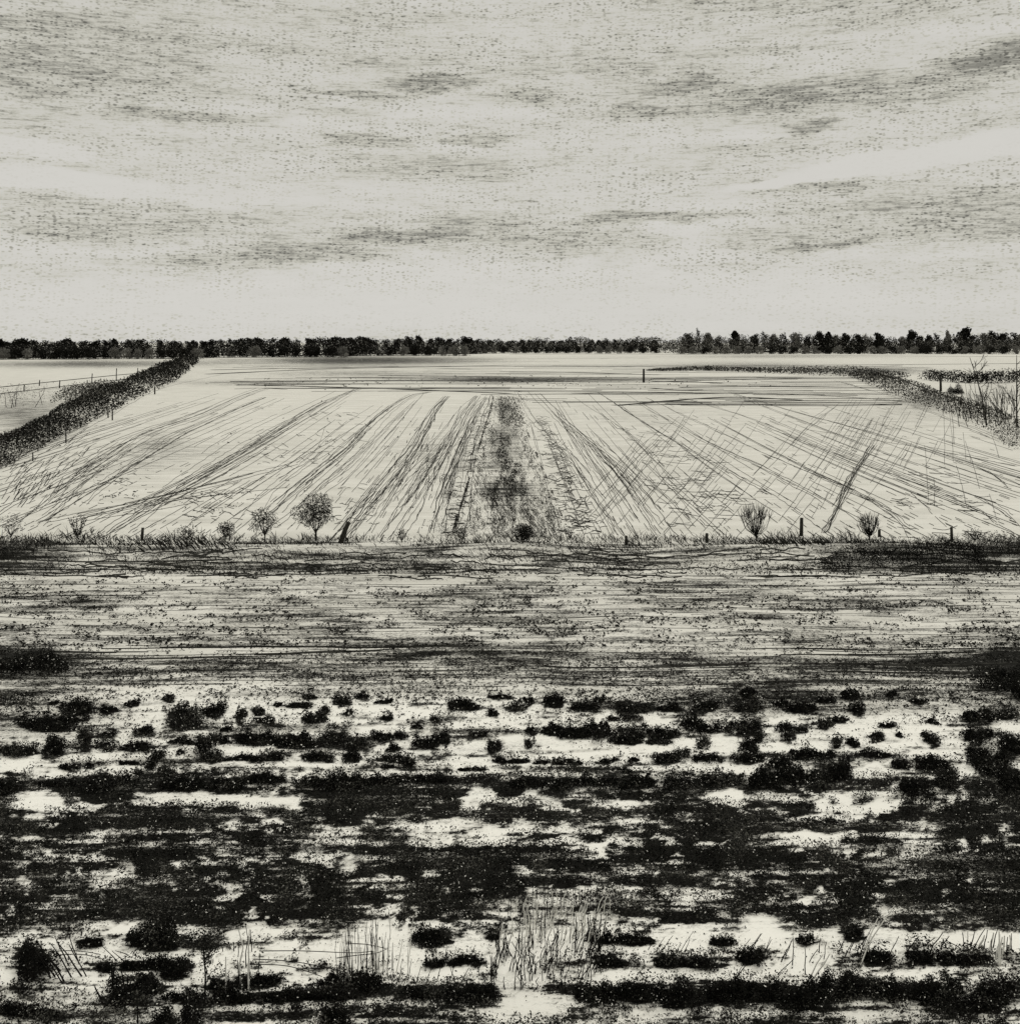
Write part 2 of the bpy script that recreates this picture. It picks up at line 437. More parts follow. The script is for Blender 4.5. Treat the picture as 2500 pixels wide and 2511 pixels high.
def tone(u, v):
    """soil share on the middle and far ground"""
    u = np.asarray(u, float)
    v = np.asarray(v, float)
    n = fbm(u / 160, v / 22, 71, 4)
    uu = u + (n - .5) * 60
    T = np.zeros_like(u)
    bump = lambda a, b, c, d: ss(a, b, v) * (1 - ss(c, d, v))
    T += .16 * bump(664, 676, 1010, 1020) + .16 * (n - .4) * bump(664, 676, 1010, 1020)
    T += (.52 + .7 * (n - .5)) * bump(1012, 1030, 1074, 1096)          # rough verge
    T += .12 * bump(1020, 1040, 1070, 1090) * ss(1500, 1600, u) + .2 * bump(1016, 1030, 1076, 1090) * (1 - ss(60, 200, u))
    T += (.42 + .65 * (n - .5)) * bump(1080, 1100, 1215, 1232)
    lim = 1222 + 8 * np.sin(u / 200)
    T += (.57 + .5 * (n - .5)) * ss(lim - 6, lim + 14, v) * (1 - ss(1276, 1326, v + 60 * (n - .5)))
    T += .2 * ss(1236, 1250, v) * (1 - ss(1266, 1280, v)) * ss(1400, 1600, u)
    T += .30 * ss(1285, 1330, v) * (1 - ss(1350, 1420, v)) * (1 - ss(80, 330, uu))
    T += .34 * ss(1280, 1310, v) * (1 - ss(1325, 1360, v)) * ss(1180, 1300, uu)
    T += .22 * ss(1290, 1320, v)
    T += .8 * np.exp(-((uu - 40) / 90) ** 2 - ((v - 1245) / 26) ** 2)
    T += .5 * np.exp(-((uu - 1920) / 70) ** 2 - ((v - 1275) / 50) ** 2)
    tt = np.clip((v - 742) / 275, 0, 1)
    T += (.17 + .7 * (n - .5)) * (1 - ss(.4, 1.2, np.abs(u - 950 - tt * 14) / (20 + 66 * tt))) * ss(742, 756, v) * (1 - ss(1010, 1020, v))
    T += (.08 + .4 * (n - .5)) * (1 - ss(.6, 1.1, np.abs(u - 905 + tt * 62) / (8 + 24 * tt))) * ss(742, 756, v) * (1 - ss(1010, 1020, v))
    # grey smears on the far field
    for cu, cv, w, h, s in ((690, 680, 260, 10, .6), (200, 686, 220, 7, .35), (1450, 672, 300, 4, .35), (1050, 716, 260, 5, .4), (520, 722, 200, 6, .3), (250, 880, 110, 26, .2), (440, 850, 160, 20, .15), (820, 860, 60, 60, .15), (300, 830, 60, 30, .2), (690, 705, 260, 8, .25), (1390, 690, 190, 9, .35), (1640, 700, 120, 8, .5), (120, 690, 160, 8, .2),
                            (930, 718, 140, 7, .35), (1300, 860, 130, 60, .10), (1640, 790, 120, 40, .14), (1200, 780, 170, 22, .13), (1400, 745, 300, 12, .18),
                            (1750, 760, 60, 22, .3), (940, 940, 40, 60, .16), (945, 830, 30, 60, .16), (850, 970, 22, 50, .16), (60, 800, 90, 40, .28), (1880, 740, 60, 40, .2), (60, 770, 120, 40, .18)):
        T += s * np.exp(-((uu - cu) / w) ** 2 - ((v - cv) / h) ** 2)
    return T


# ---------------------------------------------------------------- ground sheet
def build_ground():
    vs = np.concatenate([np.arange(2010, 850, -2.6), np.arange(850, 652, -2.0)])
    ys = np.concatenate([[-80, -40, -10, 6, 12, 15.5], H * F / (vs - HOR), [4500, 7000, 12000]])
    td = np.linspace(-.62, .62, 560)
    tc = np.array([.7, .85, 1.1, 1.5, 2.2, 3.5, 6])
    ts = np.concatenate([-tc[::-1], td, tc])
    Y = np.repeat(ys[:, None], len(ts), 1)
    X = ts[None, :] * np.maximum(Y, 15.5)
    U, Vv = inv(X, np.maximum(Y, 15))
    S = np.clip(np.maximum(scrub(U, Vv), tone(U, Vv)), 0, 1)
    FR = (1 - ss(.16, .42, S)) * ss(1290, 1330, Vv + 30 * (fbm(U / 60, Vv / 20, 888, 3) - .5)) * (1 - .5 * ss(1855, 1870, Vv))
    Z = zt(X, Y)
    n, m = X.shape
    idx = np.arange(n * m).reshape(n, m)
    Q = np.stack([idx[:-1, :-1], idx[:-1, 1:], idx[1:, 1:], idx[1:, :-1]], -1).reshape(-1, 4)
    b = MB()
    b.add(np.stack([X, Y, Z], -1).reshape(-1, 3), Q)
    o = b.build('ground', mat_ground())
    a = o.data.attributes.new('soil', 'FLOAT', 'POINT')
    a.data.foreach_set('value', S.astype(np.float32).ravel())
    a = o.data.attributes.new('frost', 'FLOAT', 'POINT')
    a.data.foreach_set('value', FR.astype(np.float32).ravel())
    o.data.polygons.foreach_set('use_smooth', np.ones(len(Q), bool))
    tag(o, kind='structure', label='flat pale winter fields with dark peat showing through', cat='ground')


build_ground()


# ---------------------------------------------------------------- drawn-out furrows and tracks on the fields
def smooth(P, n):
    P = np.asarray(P, float)
    seg = np.r_[0, np.cumsum(np.linalg.norm(np.diff(P, axis=0), axis=1))]
    t = np.linspace(0, seg[-1], n)
    k = len(P)
    # Catmull-Rom on the parameter
    Pe = np.vstack([2 * P[0] - P[1], P, 2 * P[-1] - P[-2]])
    out = []
    for q in t:
        i = min(max(int(np.searchsorted(seg, q, 'right')) - 1, 0), k - 2)
        f = (q - seg[i]) / (seg[i + 1] - seg[i])
        p0, p1, p2, p3 = Pe[i], Pe[i + 1], Pe[i + 2], Pe[i + 3]
        out.append(.5 * (2 * p1 + (p2 - p0) * f + (2 * p0 - 5 * p1 + 4 * p2 - p3) * f * f + (3 * p1 - p0 - 3 * p2 + p3) * f ** 3))
    return np.array(out)


def to_ground(P):
    d = H * F / (P[:, 1] - HOR)
    return np.column_stack([(P[:, 0] - CU) / F * d, d])


def wid(y, k=1.0):
    return k * .052 * (np.asarray(y) / 62.) ** .75


def strand(mb, P, wk=1., a=0., b=1., off=0., wob=1.0, mi=0, hgt=.03):
    L = float(np.sum(np.linalg.norm(np.diff(P, axis=0), axis=1)))
    n = max(6, int(L / 5))
    Q = smooth(P, n)
    i0, i1 = int(a * (n - 1)), max(int(a * (n - 1)) + 3, int(b * (n - 1)) + 1)
    Q = Q[i0:i1]
    if len(Q) < 3:
        return
    # neighbouring furrows keep their spacing on the ground, so offsets are in metres across the line
    G = to_ground(Q)
    m = len(G)
    rq = rng.random() * 99
    G[:, 0] += off * (.5 + 1.0 * vn(np.arange(m) / 30., np.full(m, rq), 6)) + wob * (.16 * (vn(np.arange(m) / 9., np.full(m, rq), 5) - .5) + .16 * (vn(np.arange(m) / 2., np.full(m, rq), 15) - .5)) * (G[:, 1] / 90) ** .6
    mb.ridge(G, wid(G[:, 1], wk) * (.6 + .8 * vn(np.arange(m) / 5., np.full(m, rng.random() * 99), 8)), hgt, mi)


def bundle(mb, P, n, spread, wk=1.0, full=.25, conv=c1):
    P = np.array([conv(*p) for p in P])
    for k in range(int(n * 1.5)):
        a, b = (0, 1) if rng.random() < full else sorted((rng.random() * .7, .3 + rng.random() * .7))
        if b - a < .2:
            b = min(1, a + .3)
        strand(mb, P, wk * (.35 + .75 * rng.random() ** 1.5), a, b, rng.normal() * spread * 1.5, 1.5)


fur = MB()
B1 = [([(0, 585), (250, 455), (440, 352), (600, 268), (850, 208)], 2, .4, .9), ([(0, 575), (300, 420), (560, 270), (690, 200)], 2, .3, .9),
      ([(60, 785), (290, 605), (400, 530), (540, 440), (740, 370), (900, 300), (1000, 265)], 11, .7, .9),
      ([(20, 780), (200, 660), (340, 575), (470, 490), (600, 420)], 6, 1.1, .8),
      ([(150, 768), (340, 650), (600, 492), (700, 432), (900, 340), (1000, 300)], 4, .5, .8),
      ([(420, 812), (600, 690), (800, 570), (1000, 450), (1200, 332), (1350, 268)], 12, .5, 1.0),
      ([(540, 640), (800, 470), (1000, 372), (1240, 275)], 3, .9, .6),
      ([(1030, 735), (1150, 622), (1300, 500), (1420, 382), (1540, 297), (1620, 280)], 8, .35, 1.0),
      ([(1000, 800), (1120, 660), (1250, 560), (1400, 420), (1500, 330)], 6, 1.6, .55),
      ([(1120, 790), (1260, 650), (1400, 520), (1520, 390), (1600, 310)], 4, 1.2, .55),
      ([(1285, 845), (1450, 640), (1560, 500), (1640, 352), (1690, 295)], 12, .28, 1.25),
      ([(1385, 832), (1520, 650), (1600, 560), (1700, 450), (1760, 352), (1820, 292)], 10, .55, .8),
      ([(1470, 830), (1600, 640), (1690, 480), (1745, 370), (1800, 295)], 8, .35, 1.0),
      ([(1560, 832), (1680, 620), (1760, 430), (1825, 300)], 5, .5, .8),
      ([(1635, 812), (1680, 650), (1740, 482), (1790, 372), (1835, 300)], 8, .35, 1.0),
      ([(1725, 812), (1768, 600), (1800, 452), (1842, 330), (1850, 290)], 7, .3, .9),
      ([(280, 750), (480, 700), (700, 650), (1080, 552)], 4, 1.2, .6), ([(100, 770), (500, 695), (960, 640)], 4, 1.4, .6)]
for P, n, s, w in B1:
    bundle(fur, P, n, s, w)
B2 = [([(30, 275), (90, 370), (150, 440), (240, 540), (350, 700), (440, 822)], 4, .3, .9), ([(100, 285), (200, 390), (350, 520), (450, 640), (570, 822)], 8, .35, 1.0),
      ([(70, 275), (230, 430), (330, 560), (490, 790)], 4, .4, .7),
      ([(170, 360), (300, 470), (430, 620), (560, 800)], 4, .8, .6), ([(330, 280), (560, 430), (800, 570), (1000, 680), (1220, 842)], 3, .15, 1.0),
      ([(420, 280), (600, 390), (760, 480), (960, 570), (1180, 690), (1300, 770)], 3, .2, .8), ([(520, 300), (800, 430), (1050, 545), (1280, 640), (1450, 740), (1520, 830)], 3, .15, .9),
      ([(830, 280), (1060, 350), (1300, 415), (1600, 510), (1800, 580), (1950, 640)], 3, .2, 1.0), ([(680, 310), (900, 380), (1090, 460), (1340, 560), (1560, 640), (1740, 720), (1810, 772)], 3, .2, .9),
      ([(1250, 650), (1400, 710), (1510, 800)], 2, .2, .6), ([(1500, 660), (1580, 730), (1650, 805)], 2, .2, .6), ([(1650, 520), (1800, 585), (1924, 690)], 2, .3, .7),
      ([(1750, 670), (1860, 730), (1930, 795)], 3, .2, .7), ([(1820, 780), (1920, 836)], 2, .2, .6), ([(240, 300), (500, 470), (640, 640), (800, 810)], 3, .5, .5),
      ([(300, 400), (470, 560), (660, 740), (720, 822)], 3, .5, .5), ([(900, 280), (1300, 300), (1530, 320)], 2, .6, .6), ([(1190, 225), (1350, 270), (1510, 318)], 3, .5, .8),
      ([(1500, 330), (1700, 400), (1924, 490)], 2, .3, .6), ([(1130, 420), (1500, 480), (1924, 560)], 2, .6, .5),
      # cross lines
      ([(1185, 812), (1225, 735), (1270, 640), (1330, 545), (1372, 480)], 9, .14, 1.2), ([(300, 775), (480, 540), (640, 372)], 4, .5, .6), ([(1290, 530), (1360, 410), (1430, 310)], 5, .6, .6),
      ([(1060, 490), (1130, 410), (1240, 322)], 4, .4, .7), ([(380, 700), (520, 530), (660, 380)], 3, .8, .5)]
for P, n, s, w in B2:
    bundle(fur, P, n, s, w, .3, c2)
# fine hatch lines of cross drilling on the right field
for (cx, cy, rx, ry, n, L, dx, dy) in ((620, 560, 220, 120, 42, 170, 1, -1.25), (900, 620, 200, 130, 34, 150, 1, -1.1), (1340, 430, 160, 90, 34, 150, .62, -1), (1500, 420, 130, 100, 26, 140, .5, -1),
                                       (1170, 420, 160, 90, 20, 120, .8, -1), (1640, 520, 80, 150, 16, 200, -.05, -1), (1780, 600, 90, 130, 14, 170, -.3, -1), (420, 690, 120, 90, 18, 130, 1, -1.2),
                                       (1240, 700, 90, 90, 14, 140, .5, -1), (760, 720, 200, 90, 22, 130, 1, -1.1), (1720, 420, 120, 70, 14, 150, 1, .35), (300, 620, 100, 150, 12, 160, .6, 1)):
    for k in range(int(n * .42)):
        x, y = cx + rng.uniform(-rx, rx), cy + rng.uniform(-ry, ry)
        l = L * rng.uniform(.4, 1.1) / math.hypot(dx, dy)
        j = rng.normal() * .05
        x0, y0, x1, y1 = x - dx * l / 2, y - dy * l / 2, x + (dx + j) * l / 2, y + dy * l / 2
        if min(y0, y1) < 300 or max(y0, y1) > 832 or max(x0, x1) > 1940:
            continue
        strand(fur, np.array([c2(x0, y0), c2((x0 + x1) / 2 + 2, (y0 + y1) / 2), c2(x1, y1)]), .27 + .22 * rng.random(), wob=.5)
# fine drill rows fanning over both fields and long cross drilling on the right one
for k in range(170):
    uf = rng.uniform(-600, 2500)
    if 840 < uf < 1060:
        continue
    ub = 940 + (uf - 940) * .36
    P = np.array([(ub, 742), (ub * .5 + uf * .5 - (uf - ub) * .03, 742 + 138), (uf, 1016)], float)
    a = rng.random() * .6
    strand(fur, P, .34 + .3 * rng.random(), a, min(1, a + rng.uniform(.2, .6)), wob=.5)
for k in range(50):
    u0 = rng.uniform(1020, 1800)
    P = np.array([(u0, 1014), (u0 + 105, 880), (u0 + 190, 752)], float) + rng.normal(size=(3, 2)) * 2
    if P[-1, 0] > 1800:
        continue
    a = rng.random() * .7
    strand(fur, P, .24 + .24 * rng.random(), a, min(1, a + rng.uniform(.2, .55)), wob=.5)
for k in range(900):
    u, v = rng.uniform(-20, 1940), 1012 - 255 * rng.random() ** 1.5
    if abs(u - 950) < 90 or (u < 380 and v < 860 - u * .46 + 14) or (u > 1660 and v < 720 + (u - 1660) * .42 + 20):
        continue
    d = np.array([u - 940, v - 590.])
    d /= np.linalg.norm(d)
    l = rng.uniform(6, 22)
    strand(fur, np.array([(u, v), (u + d[0] * l * .5, v + d[1] * l * .5), (u + d[0] * l, v + d[1] * l)]), .7 * rng.uniform(.5, 1.2), wob=0)
# headland lines across the far end
for k in range(150):
    v = 600 + rng.uniform(150, 330) / 2
    u0 = rng.uniform(380, 1500)
    u1 = u0 + rng.uniform(80, 600)
    if v < 690 and u1 > 1250:
        continue
    if v > 742 and (u0 < 900):
        continue
    strand(fur, np.array([(u0, v + rng.normal()), ((u0 + u1) / 2, v + rng.normal() * .6), (min(u1, 1700), v + rng.normal())]), rng.uniform(4, 14), wob=0, hgt=.05)
for P in ([(1000, 265), (1924, 268)], [(870, 240), (1924, 236)], [(1430, 217), (1924, 222)], [(780, 212), (1250, 192), (1924, 178)], [(900, 252), (1400, 265), (1924, 285)], [(800, 196), (1500, 183)]):
    P = np.array([c1(*p) for p in P], float)
    if len(P) == 2:
        P = np.insert(P, 1, (P[0] + P[1]) / 2, axis=0)
    strand(fur, P, 22, wob=0, hgt=.12)
for P in ([(0, 137), (600, 138), (1924, 146)], [(0, 204), (260, 206), (560, 215)], [(640, 262), (1000, 258), (1300, 262)], [(540, 240), (880, 232), (1160, 226)], [(0, 178), (1100, 178), (1924, 172)],
          [(0, 242), (500, 238), (800, 246)], [(400, 330), (800, 300), (1100, 310)]):
    strand(fur, np.array([c2(*p) for p in P], float), 18, wob=0, hgt=.12)
o = fur.build('field_furrows', M_FSOIL)
tag(o, kind='structure', label='thin dark furrows and drill lines fanning across the pale field', cat='furrows')

# plough lines on the near field and dark furrows below it
pl = MB()
for k in range(330):
    v = rng.uniform(1084, 1300)
    if rng.random() > .35 + .65 * (v > 1225):
        pass
    u0 = rng.uniform(-250, 1900)
    L = rng.uniform(40, 520) * (1 if rng.random() < .35 else .35)
    u = np.array([u0, u0 + L / 2, u0 + L])
    P = np.column_stack([u, v + rng.normal(size=3) * .8 - u * .002])
    strand(pl, P, (.25 + .45 * rng.random()) * (1.4 if v > 1225 else 1), wob=0, hgt=.012)
for P, cv, wk in (([(530, 512), (720, 513), (905, 512)], c4, 2.2), ([(1020, 472), (1400, 466), (1880, 460)], c4, 2), ([(1180, 541), (1450, 538), (1775, 535)], c4, 2.4), ([(1200, 510), (1500, 508), (1905, 504)], c4, 2),
                  ([(850, 452), (1200, 448), (1880, 446)], c4, 1.2), ([(0, 520), (300, 515), (620, 514)], c4, 1.3), ([(190, 455), (380, 460), (570, 458)], c3, 1.5), ([(200, 486), (500, 486), (900, 484)], c3, 1.4),
                  ([(900, 476), (1200, 466), (1490, 450)], c3, 1.6), ([(400, 443), (1000, 441), (1780, 440)], c3, 1.0), ([(0, 122), (300, 130), (940, 128)], c3, 1.2), ([(0, 152), (700, 150), (1500, 152)], c3, 1.0),
                  ([(1250, 142), (1600, 150), (1900, 155)], c4, 1.4), ([(1000, 56), (1150, 54), (1320, 52)], c3, 1.6)):
    for q in range(3):
        P2 = np.array([cv(*p) for p in P], float) + rng.normal(size=(1, 2)) * (14, .7)
        strand(pl, P2, wk * (.5 + .6 * rng.random()), a=0 if q == 0 else rng.random() * .4, b=1 if q == 0 else .6 + .4 * rng.random(), wob=0, hgt=.03)
for k in range(120):
    v = rng.uniform(1052, 1090)
    u0 = rng.uniform(-200, 1950)
    m_ = 14
    u = u0 + np.linspace(0, rng.uniform(30, 190), m_)
    strand(pl, np.column_stack([u, v + np.cumsum(rng.normal(size=m_)) * .9]), 1.3 * rng.uniform(.5, 1.2), wob=0, hgt=.05)
o = pl.build('plough_furrows', M_SOIL)
tag(o, kind='structure', label='dark plough lines running level across the near field', cat='furrows')


# ---------------------------------------------------------------- stubble strokes, clods
def stroke_field(mb, n, boxc, conv, dx, dy, L, jit=.25, wk=.9, mi=0):
    x0, y0, x1, y1 = boxc
    for k in range(n):
        x, y = rng.uniform(x0, x1), rng.uniform(y0, y1)
        l = L * rng.uniform(.4, 1.2)
        ax, ay = dx + rng.normal() * jit, dy + rng.normal() * jit
        strand(mb, np.array([conv(x, y), conv(x + ax * l / 2, y + ay * l / 2 + rng.normal() * 1.5), conv(x + ax * l, y + ay * l)]), wk * rng.uniform(.5, 1.1), wob=0, mi=mi)


st = MB()
stroke_field(st, 80, (60, 430, 330, 700), c1, 1, -.8, 36, .15)
stroke_field(st, 60, (0, 560, 220, 720), c1, .8, -1, 40, .15)
stroke_field(st, 30, (300, 560, 560, 700), c1, 1, .15, 24)
stroke_field(st, 36, (920, 420, 1300, 560), c1, 1, .2, 28)
stroke_field(st, 44, (680, 640, 960, 760), c1, 1, .25, 34)
stroke_field(st, 26, (1160, 340, 1400, 460), c1, 1, .2, 26)
stroke_field(st, 60, (1480, 380, 1720, 700), c1, .4, -1, 22)
stroke_field(st, 30, (1250, 620, 1420, 780), c1, 1, 0, 26)
for k in range(330):
    t = rng.random() ** .8
    y = 370 + t * 450
    cx = 100 + t * 170 + rng.normal() * (14 + 40 * t) * .8
    l = rng.uniform(12, 42)
    strand(st, np.array([c2(cx, y), c2(cx + l / 2, y + rng.normal() * 3), c2(cx + l, y + rng.normal() * 6)]), .85 * rng.uniform(.5, 1.1), wob=0)
for cx, cy, rx, ry, n in ((560, 510, 60, 30, 14), (640, 600, 90, 50, 26), (740, 660, 90, 40, 20), (600, 700, 60, 60, 16), (740, 700, 60, 30, 12), (460, 430, 60, 20, 10), (1680, 730, 60, 60, 22), (1560, 640, 40, 60, 12), (1440, 690, 30, 60, 10)):
    for k in range(n):
        x, y = cx + rng.normal() * rx, cy + rng.normal() * ry
        l = rng.uniform(30, 95)
        strand(st, np.array([c2(x, y), c2(x + l / 2, y + 4 + rng.normal() * 2), c2(x + l, y + 3 + rng.normal() * 5)]), .7 * rng.uniform(.5, 1.1), wob=0)
# ladder rungs of the left tracks beside the rough strip
for k in range(90):
    t = rng.random()
    v = 770 + 240 * t
    u = 905 - 62 * t + rng.uniform(-14, 14) * (.4 + t)
    l = rng.uniform(6, 26)
    strand(st, np.array([(u, v), (u + l / 2, v + rng.normal() * 2), (u + l, v + rng.normal() * 3)]), 1.0 * rng.uniform(.5, 1.2), wob=0)
o = st.build('field_stubble', M_SOIL)
tag(o, kind='stuff', label='short dark stubble strokes scattered over the pale field', cat='stubble')


def tufts(mb, U, V, size, zh, nl=3, mi=0):
    """small ragged tufts or clods at ground points"""
    x, y = g(np.asarray(U), np.asarray(V))
    n = len(x)
    x = np.repeat(x, nl) + rng.normal(size=n * nl) * np.repeat(size, nl) * .5
    y = np.repeat(y, nl) + rng.normal(size=n * nl) * np.repeat(size, nl) * .5
    z = zt(x, y) + rng.random(n * nl) * np.repeat(zh, nl)
    mb.leaves(np.column_stack([x, y, z]), np.repeat(size, nl), mi, flat=.5, asp=.6)


cl = MB()
n = 150000
V = 1070 + rng.random(n) * 300
U = rng.uniform(-250, 2170, n)
T = tone(U, V)
keep = rng.random(n) < np.clip(.03 + T * .95, 0, 1) * np.clip((fbm(U / 40, V / 7, 91, 4) - .42) * 5, .05, 1)
U, V = U[keep], V[keep]
sz = .025 + .075 * rng.random(len(U)) ** 2.2
sz = sz * (1 + .5 * (V < 1220))
tufts(cl, U, V, sz, sz * .6, 3)
n = 16000
V = rng.uniform(1218, 1325, n)
U = rng.uniform(-250, 2170, n)
k = rng.random(n) < np.clip((fbm(U / 50, V / 9, 95, 4) - .40) * 4, .05, 1)
U, V = U[k], V[k]
sz = .035 + .06 * rng.random(len(U)) ** 2
tufts(cl, U, V, sz, sz * .8, 4)
# dots and clods on the far field
for cx, cy, rx, ry, n, cv in ((440, 620, 60, 50, 26, c1), (230, 600, 120, 80, 30, c1), (780, 700, 80, 40, 30, c1), (600, 650, 300, 90, 50, c1), (1100, 480, 150, 60, 26, c1), (1580, 600, 60, 120, 30, c1), (1500, 242, 400, 12, 120, c1),
                              (300, 248, 300, 12, 90, c2)):
    uu, vv = np.array([cv(cx + rng.normal() * rx, cy + rng.normal() * ry) for _ in range(n)]).T
    vv = np.clip(vv, 700, 1010)
    d = H * F / (vv - HOR)
    s = .13 * (d / 66) ** .8 * rng.uniform(.5, 1.2, n)
    tufts(cl, uu, vv, s, s * .7, 3)
o = cl.build('soil_clods', [M_DARK])
tag(o, kind='stuff', label='countless dark clods and specks of stubble on the ploughed field', cat='clods')


# ---------------------------------------------------------------- rough grass: the strip up the middle and the verge
def blades(mb, U, V, hgt, lean, r, mi=0, spread=.3):
    """slanting grass stems standing on the ground"""
    x, y = g(np.asarray(U, float), np.asarray(V, float))
    n = len(x)
    z = zt(x, y)
    hh = hgt * rng.uniform(.5, 1.2, n)
    dx = (lean + rng.normal(size=n) * spread) * hh
    dy = rng.normal(size=n) * .3 * hh
    w = np.broadcast_to(r, (n,)) * rng.uniform(.6, 1.3, n)
    A = np.column_stack([x - w, y, z - .01])
    B = np.column_stack([x + w, y, z - .01])
    Mid = np.column_stack([x + dx * .45, y + dy * .5, z + hh * .6])
    Tp = np.column_stack([x + dx, y + dy, z + hh])
    wv = np.column_stack([w * .8, w * .3, 0 * w])
    VV = np.stack([A, B, Mid + wv, Mid - wv, Tp + wv * .3, Tp - wv * .3], 1).reshape(-1, 3)
    i = np.arange(n) * 6
    Q = np.concatenate([np.stack([i, i + 1, i + 2, i + 3], 1), np.stack([i + 3, i + 2, i + 4, i + 5], 1)])
    mb.add(VV, Q, mi)


rg = MB()
n = 2300
V = 750 + 268 * rng.random(n) ** .75
t = (V - 745) / 270
U = 952 + (t * 12) + rng.uniform(-1, 1, n) * (26 + 58 * t)
dd = H * F / (V - HOR)
dens = fbm(U / 16, V / 22, 44, 3)
k = rng.random(n) < np.clip((dens - .38) * 3.4, .03, 1)
U, V, dd = U[k], V[k], dd[k]
blades(rg, U, V, .36 * (dd / 66) ** .3, -.5, .009 * (dd / 66) ** .9 * 1.5, 0)
for x, y, w, h, s in ((615, 510, 30, 20, 30), (700, 590, 40, 25, 50), (660, 640, 30, 25, 50), (640, 770, 40, 30, 60), (740, 785, 60, 25, 60), (715, 850, 40, 35, 60), (770, 920, 40, 35, 60), (870, 930, 42, 30, 90),
                      (640, 260, 45, 30, 60), (860, 400, 60, 70, 200), (930, 440, 40, 60, 150), (700, 1190, 60, 60, 120), (800, 1040, 110, 30, 160), (1090, 880, 25, 20, 40), (960, 1155, 30, 20, 40), (1200, 1160, 40, 40, 50), (740, 1360, 60, 40, 70),
                      (1020, 740, 25, 40, 60), (890, 210, 50, 25, 60), (1240, 1380, 40, 60, 160), (330, 650, 45, 30, 60), (170, 990, 40, 20, 50), (240, 1200, 40, 160, 130), (130, 1480, 80, 40, 110), (280, 1560, 60, 30, 90)):
    P = np.array([z7(x + rng.normal() * w, y + rng.normal() * h) for _ in range(s)])
    d = H * F / (P[:, 1] - HOR)
    tufts(rg, P[:, 0], P[:, 1], .09 * (d / 66) ** .8, .14 * (d / 66) ** .5, 2)
for (x0, x1, y0, y1, n_, lean) in ((590, 850, 1050, 1480, 110, -.7), (1010, 1280, 1280, 1560, 130, -1.0), (760, 900, 1000, 1140, 70, -.2)):
    P = np.array([z7(rng.uniform(x0, x1), rng.uniform(y0, y1)) for _ in range(n_)])
    blades(rg, P[:, 0], P[:, 1], .5, lean, .014, 0, .2)
n = 24000
t = rng.random(n) ** .75
V = 748 + 268 * t
U = 950 + 14 * t + np.clip(rng.normal(size=n) * .70, -1.05, 1.05) * (16 + 92 * t)
k = rng.random(n) < np.clip((fbm(U / 11, V / 22, 544, 4) - .46) * 7, .05, 1)
d = H * F / (V[k] - HOR)
tufts(rg, U[k], V[k], .075 * (d / 66) ** .8 * rng.uniform(.5, 1.3, k.sum()), .10 * (d / 66) ** .5, 2)
o = rg.build('rough_grass', [M_DARK])
tag(o, kind='stuff', label='strip of rough dark tussocky grass running up the middle of the field', cat='grass')

vg = MB()
n = 9000
U = rng.uniform(-250, 2170, n)
V = 1018 + 66 * rng.random(n)
dn = fbm(U / 60, V / 10, 123, 4) + .10 * ss(1500, 1600, U) + .08 * (1 - ss(60, 160, U))
k = rng.random(n) < np.clip((dn - .44) * 5, .04, 1)
U, V = U[k], V[k]
blades(vg, U, V, .30, -.9, .020, 0, .9)
n = 2600
U = rng.uniform(-250, 2170, n)
hk = np.clip(fbm(U / 26, U * 0 + 3, 611, 4) * 2.4 - .75, .12, 1.1)
blades(vg, U, 1014 + 12 * rng.random(n), .62 * hk, -.2, .016, 0, .8)
P = np.array([c4(rng.uniform(950, 1220), rng.uniform(70, 98)) for _ in range(120)])
blades(vg, P[:, 0], P[:, 1], .42, -1.1, .03, 0, .15)
P = np.array([c3(rng.uniform(520, 900), rng.uniform(72, 110)) for _ in range(150)])
blades(vg, P[:, 0], P[:, 1], .42, -1.1, .03, 0, .2)
n = 22000
U = rng.uniform(-250, 2170, n)
V = 1018 + 68 * rng.random(n)
k = rng.random(n) < np.clip((fbm(U / 50, V / 9, 222, 4) - .44) * 5, .02, 1)
tufts(vg, U[k], V[k], rng.uniform(.04, .13, k.sum()), np.full(k.sum(), .10), 2)
o = vg.build('verge_grass', [M_DARK])
tag(o, kind='stuff', label='rough grass verge of slanting dark stems along the near edge of the pale field', cat='grass')

# ---------------------------------------------------------------- undergrowth that closes over the lower foreground
ug = MB()
n = 620000
U = rng.uniform(-420, 2344, n)
V = 1310 + 720 * rng.random(n)
D = scrub(U, V)
clump = fbm(U / 30, V / 13, 301, 4)
p = np.clip((D - .30) * 2.0 + (clump - .5) * 2.6, 0, 1) * (D > .12)
k = rng.random(n) < p
U, V, D, clump = U[k], V[k], D[k], clump[k]
x, y = g(U, V)
lump = fbm(x / .7, y / .8, 333, 3)
hmax = np.clip(.02 + .55 * (lump - .32) + .25 * (D - .5), .03, .42)
z = zt(x, y) + hmax * rng.random(len(x)) ** .7
sz = rng.uniform(.022, .075, len(x)) * (y / 25) ** .8
pale = rng.random(len(x)) < np.clip(.10 + .55 * (.66 - D) + .9 * (fbm(U / 24, V / 9, 777, 4) - .54), .015, .40) * (z > .04)
gpatch = fbm(U / 60, V / 18, 909, 4)
mid = (~pale) & (rng.random(len(x)) < np.clip(.12 + (gpatch - .46) * 3.6, .04, .8))
P = np.column_stack([x, y, z])
dk = ~(pale | mid)
ug.leaves(P[dk], sz[dk], 0, .3)
ug.leaves(P[mid], sz[mid] * .9, 1, .3)
ug.leaves(P[pale], sz[pale] * .8, 2, .3)
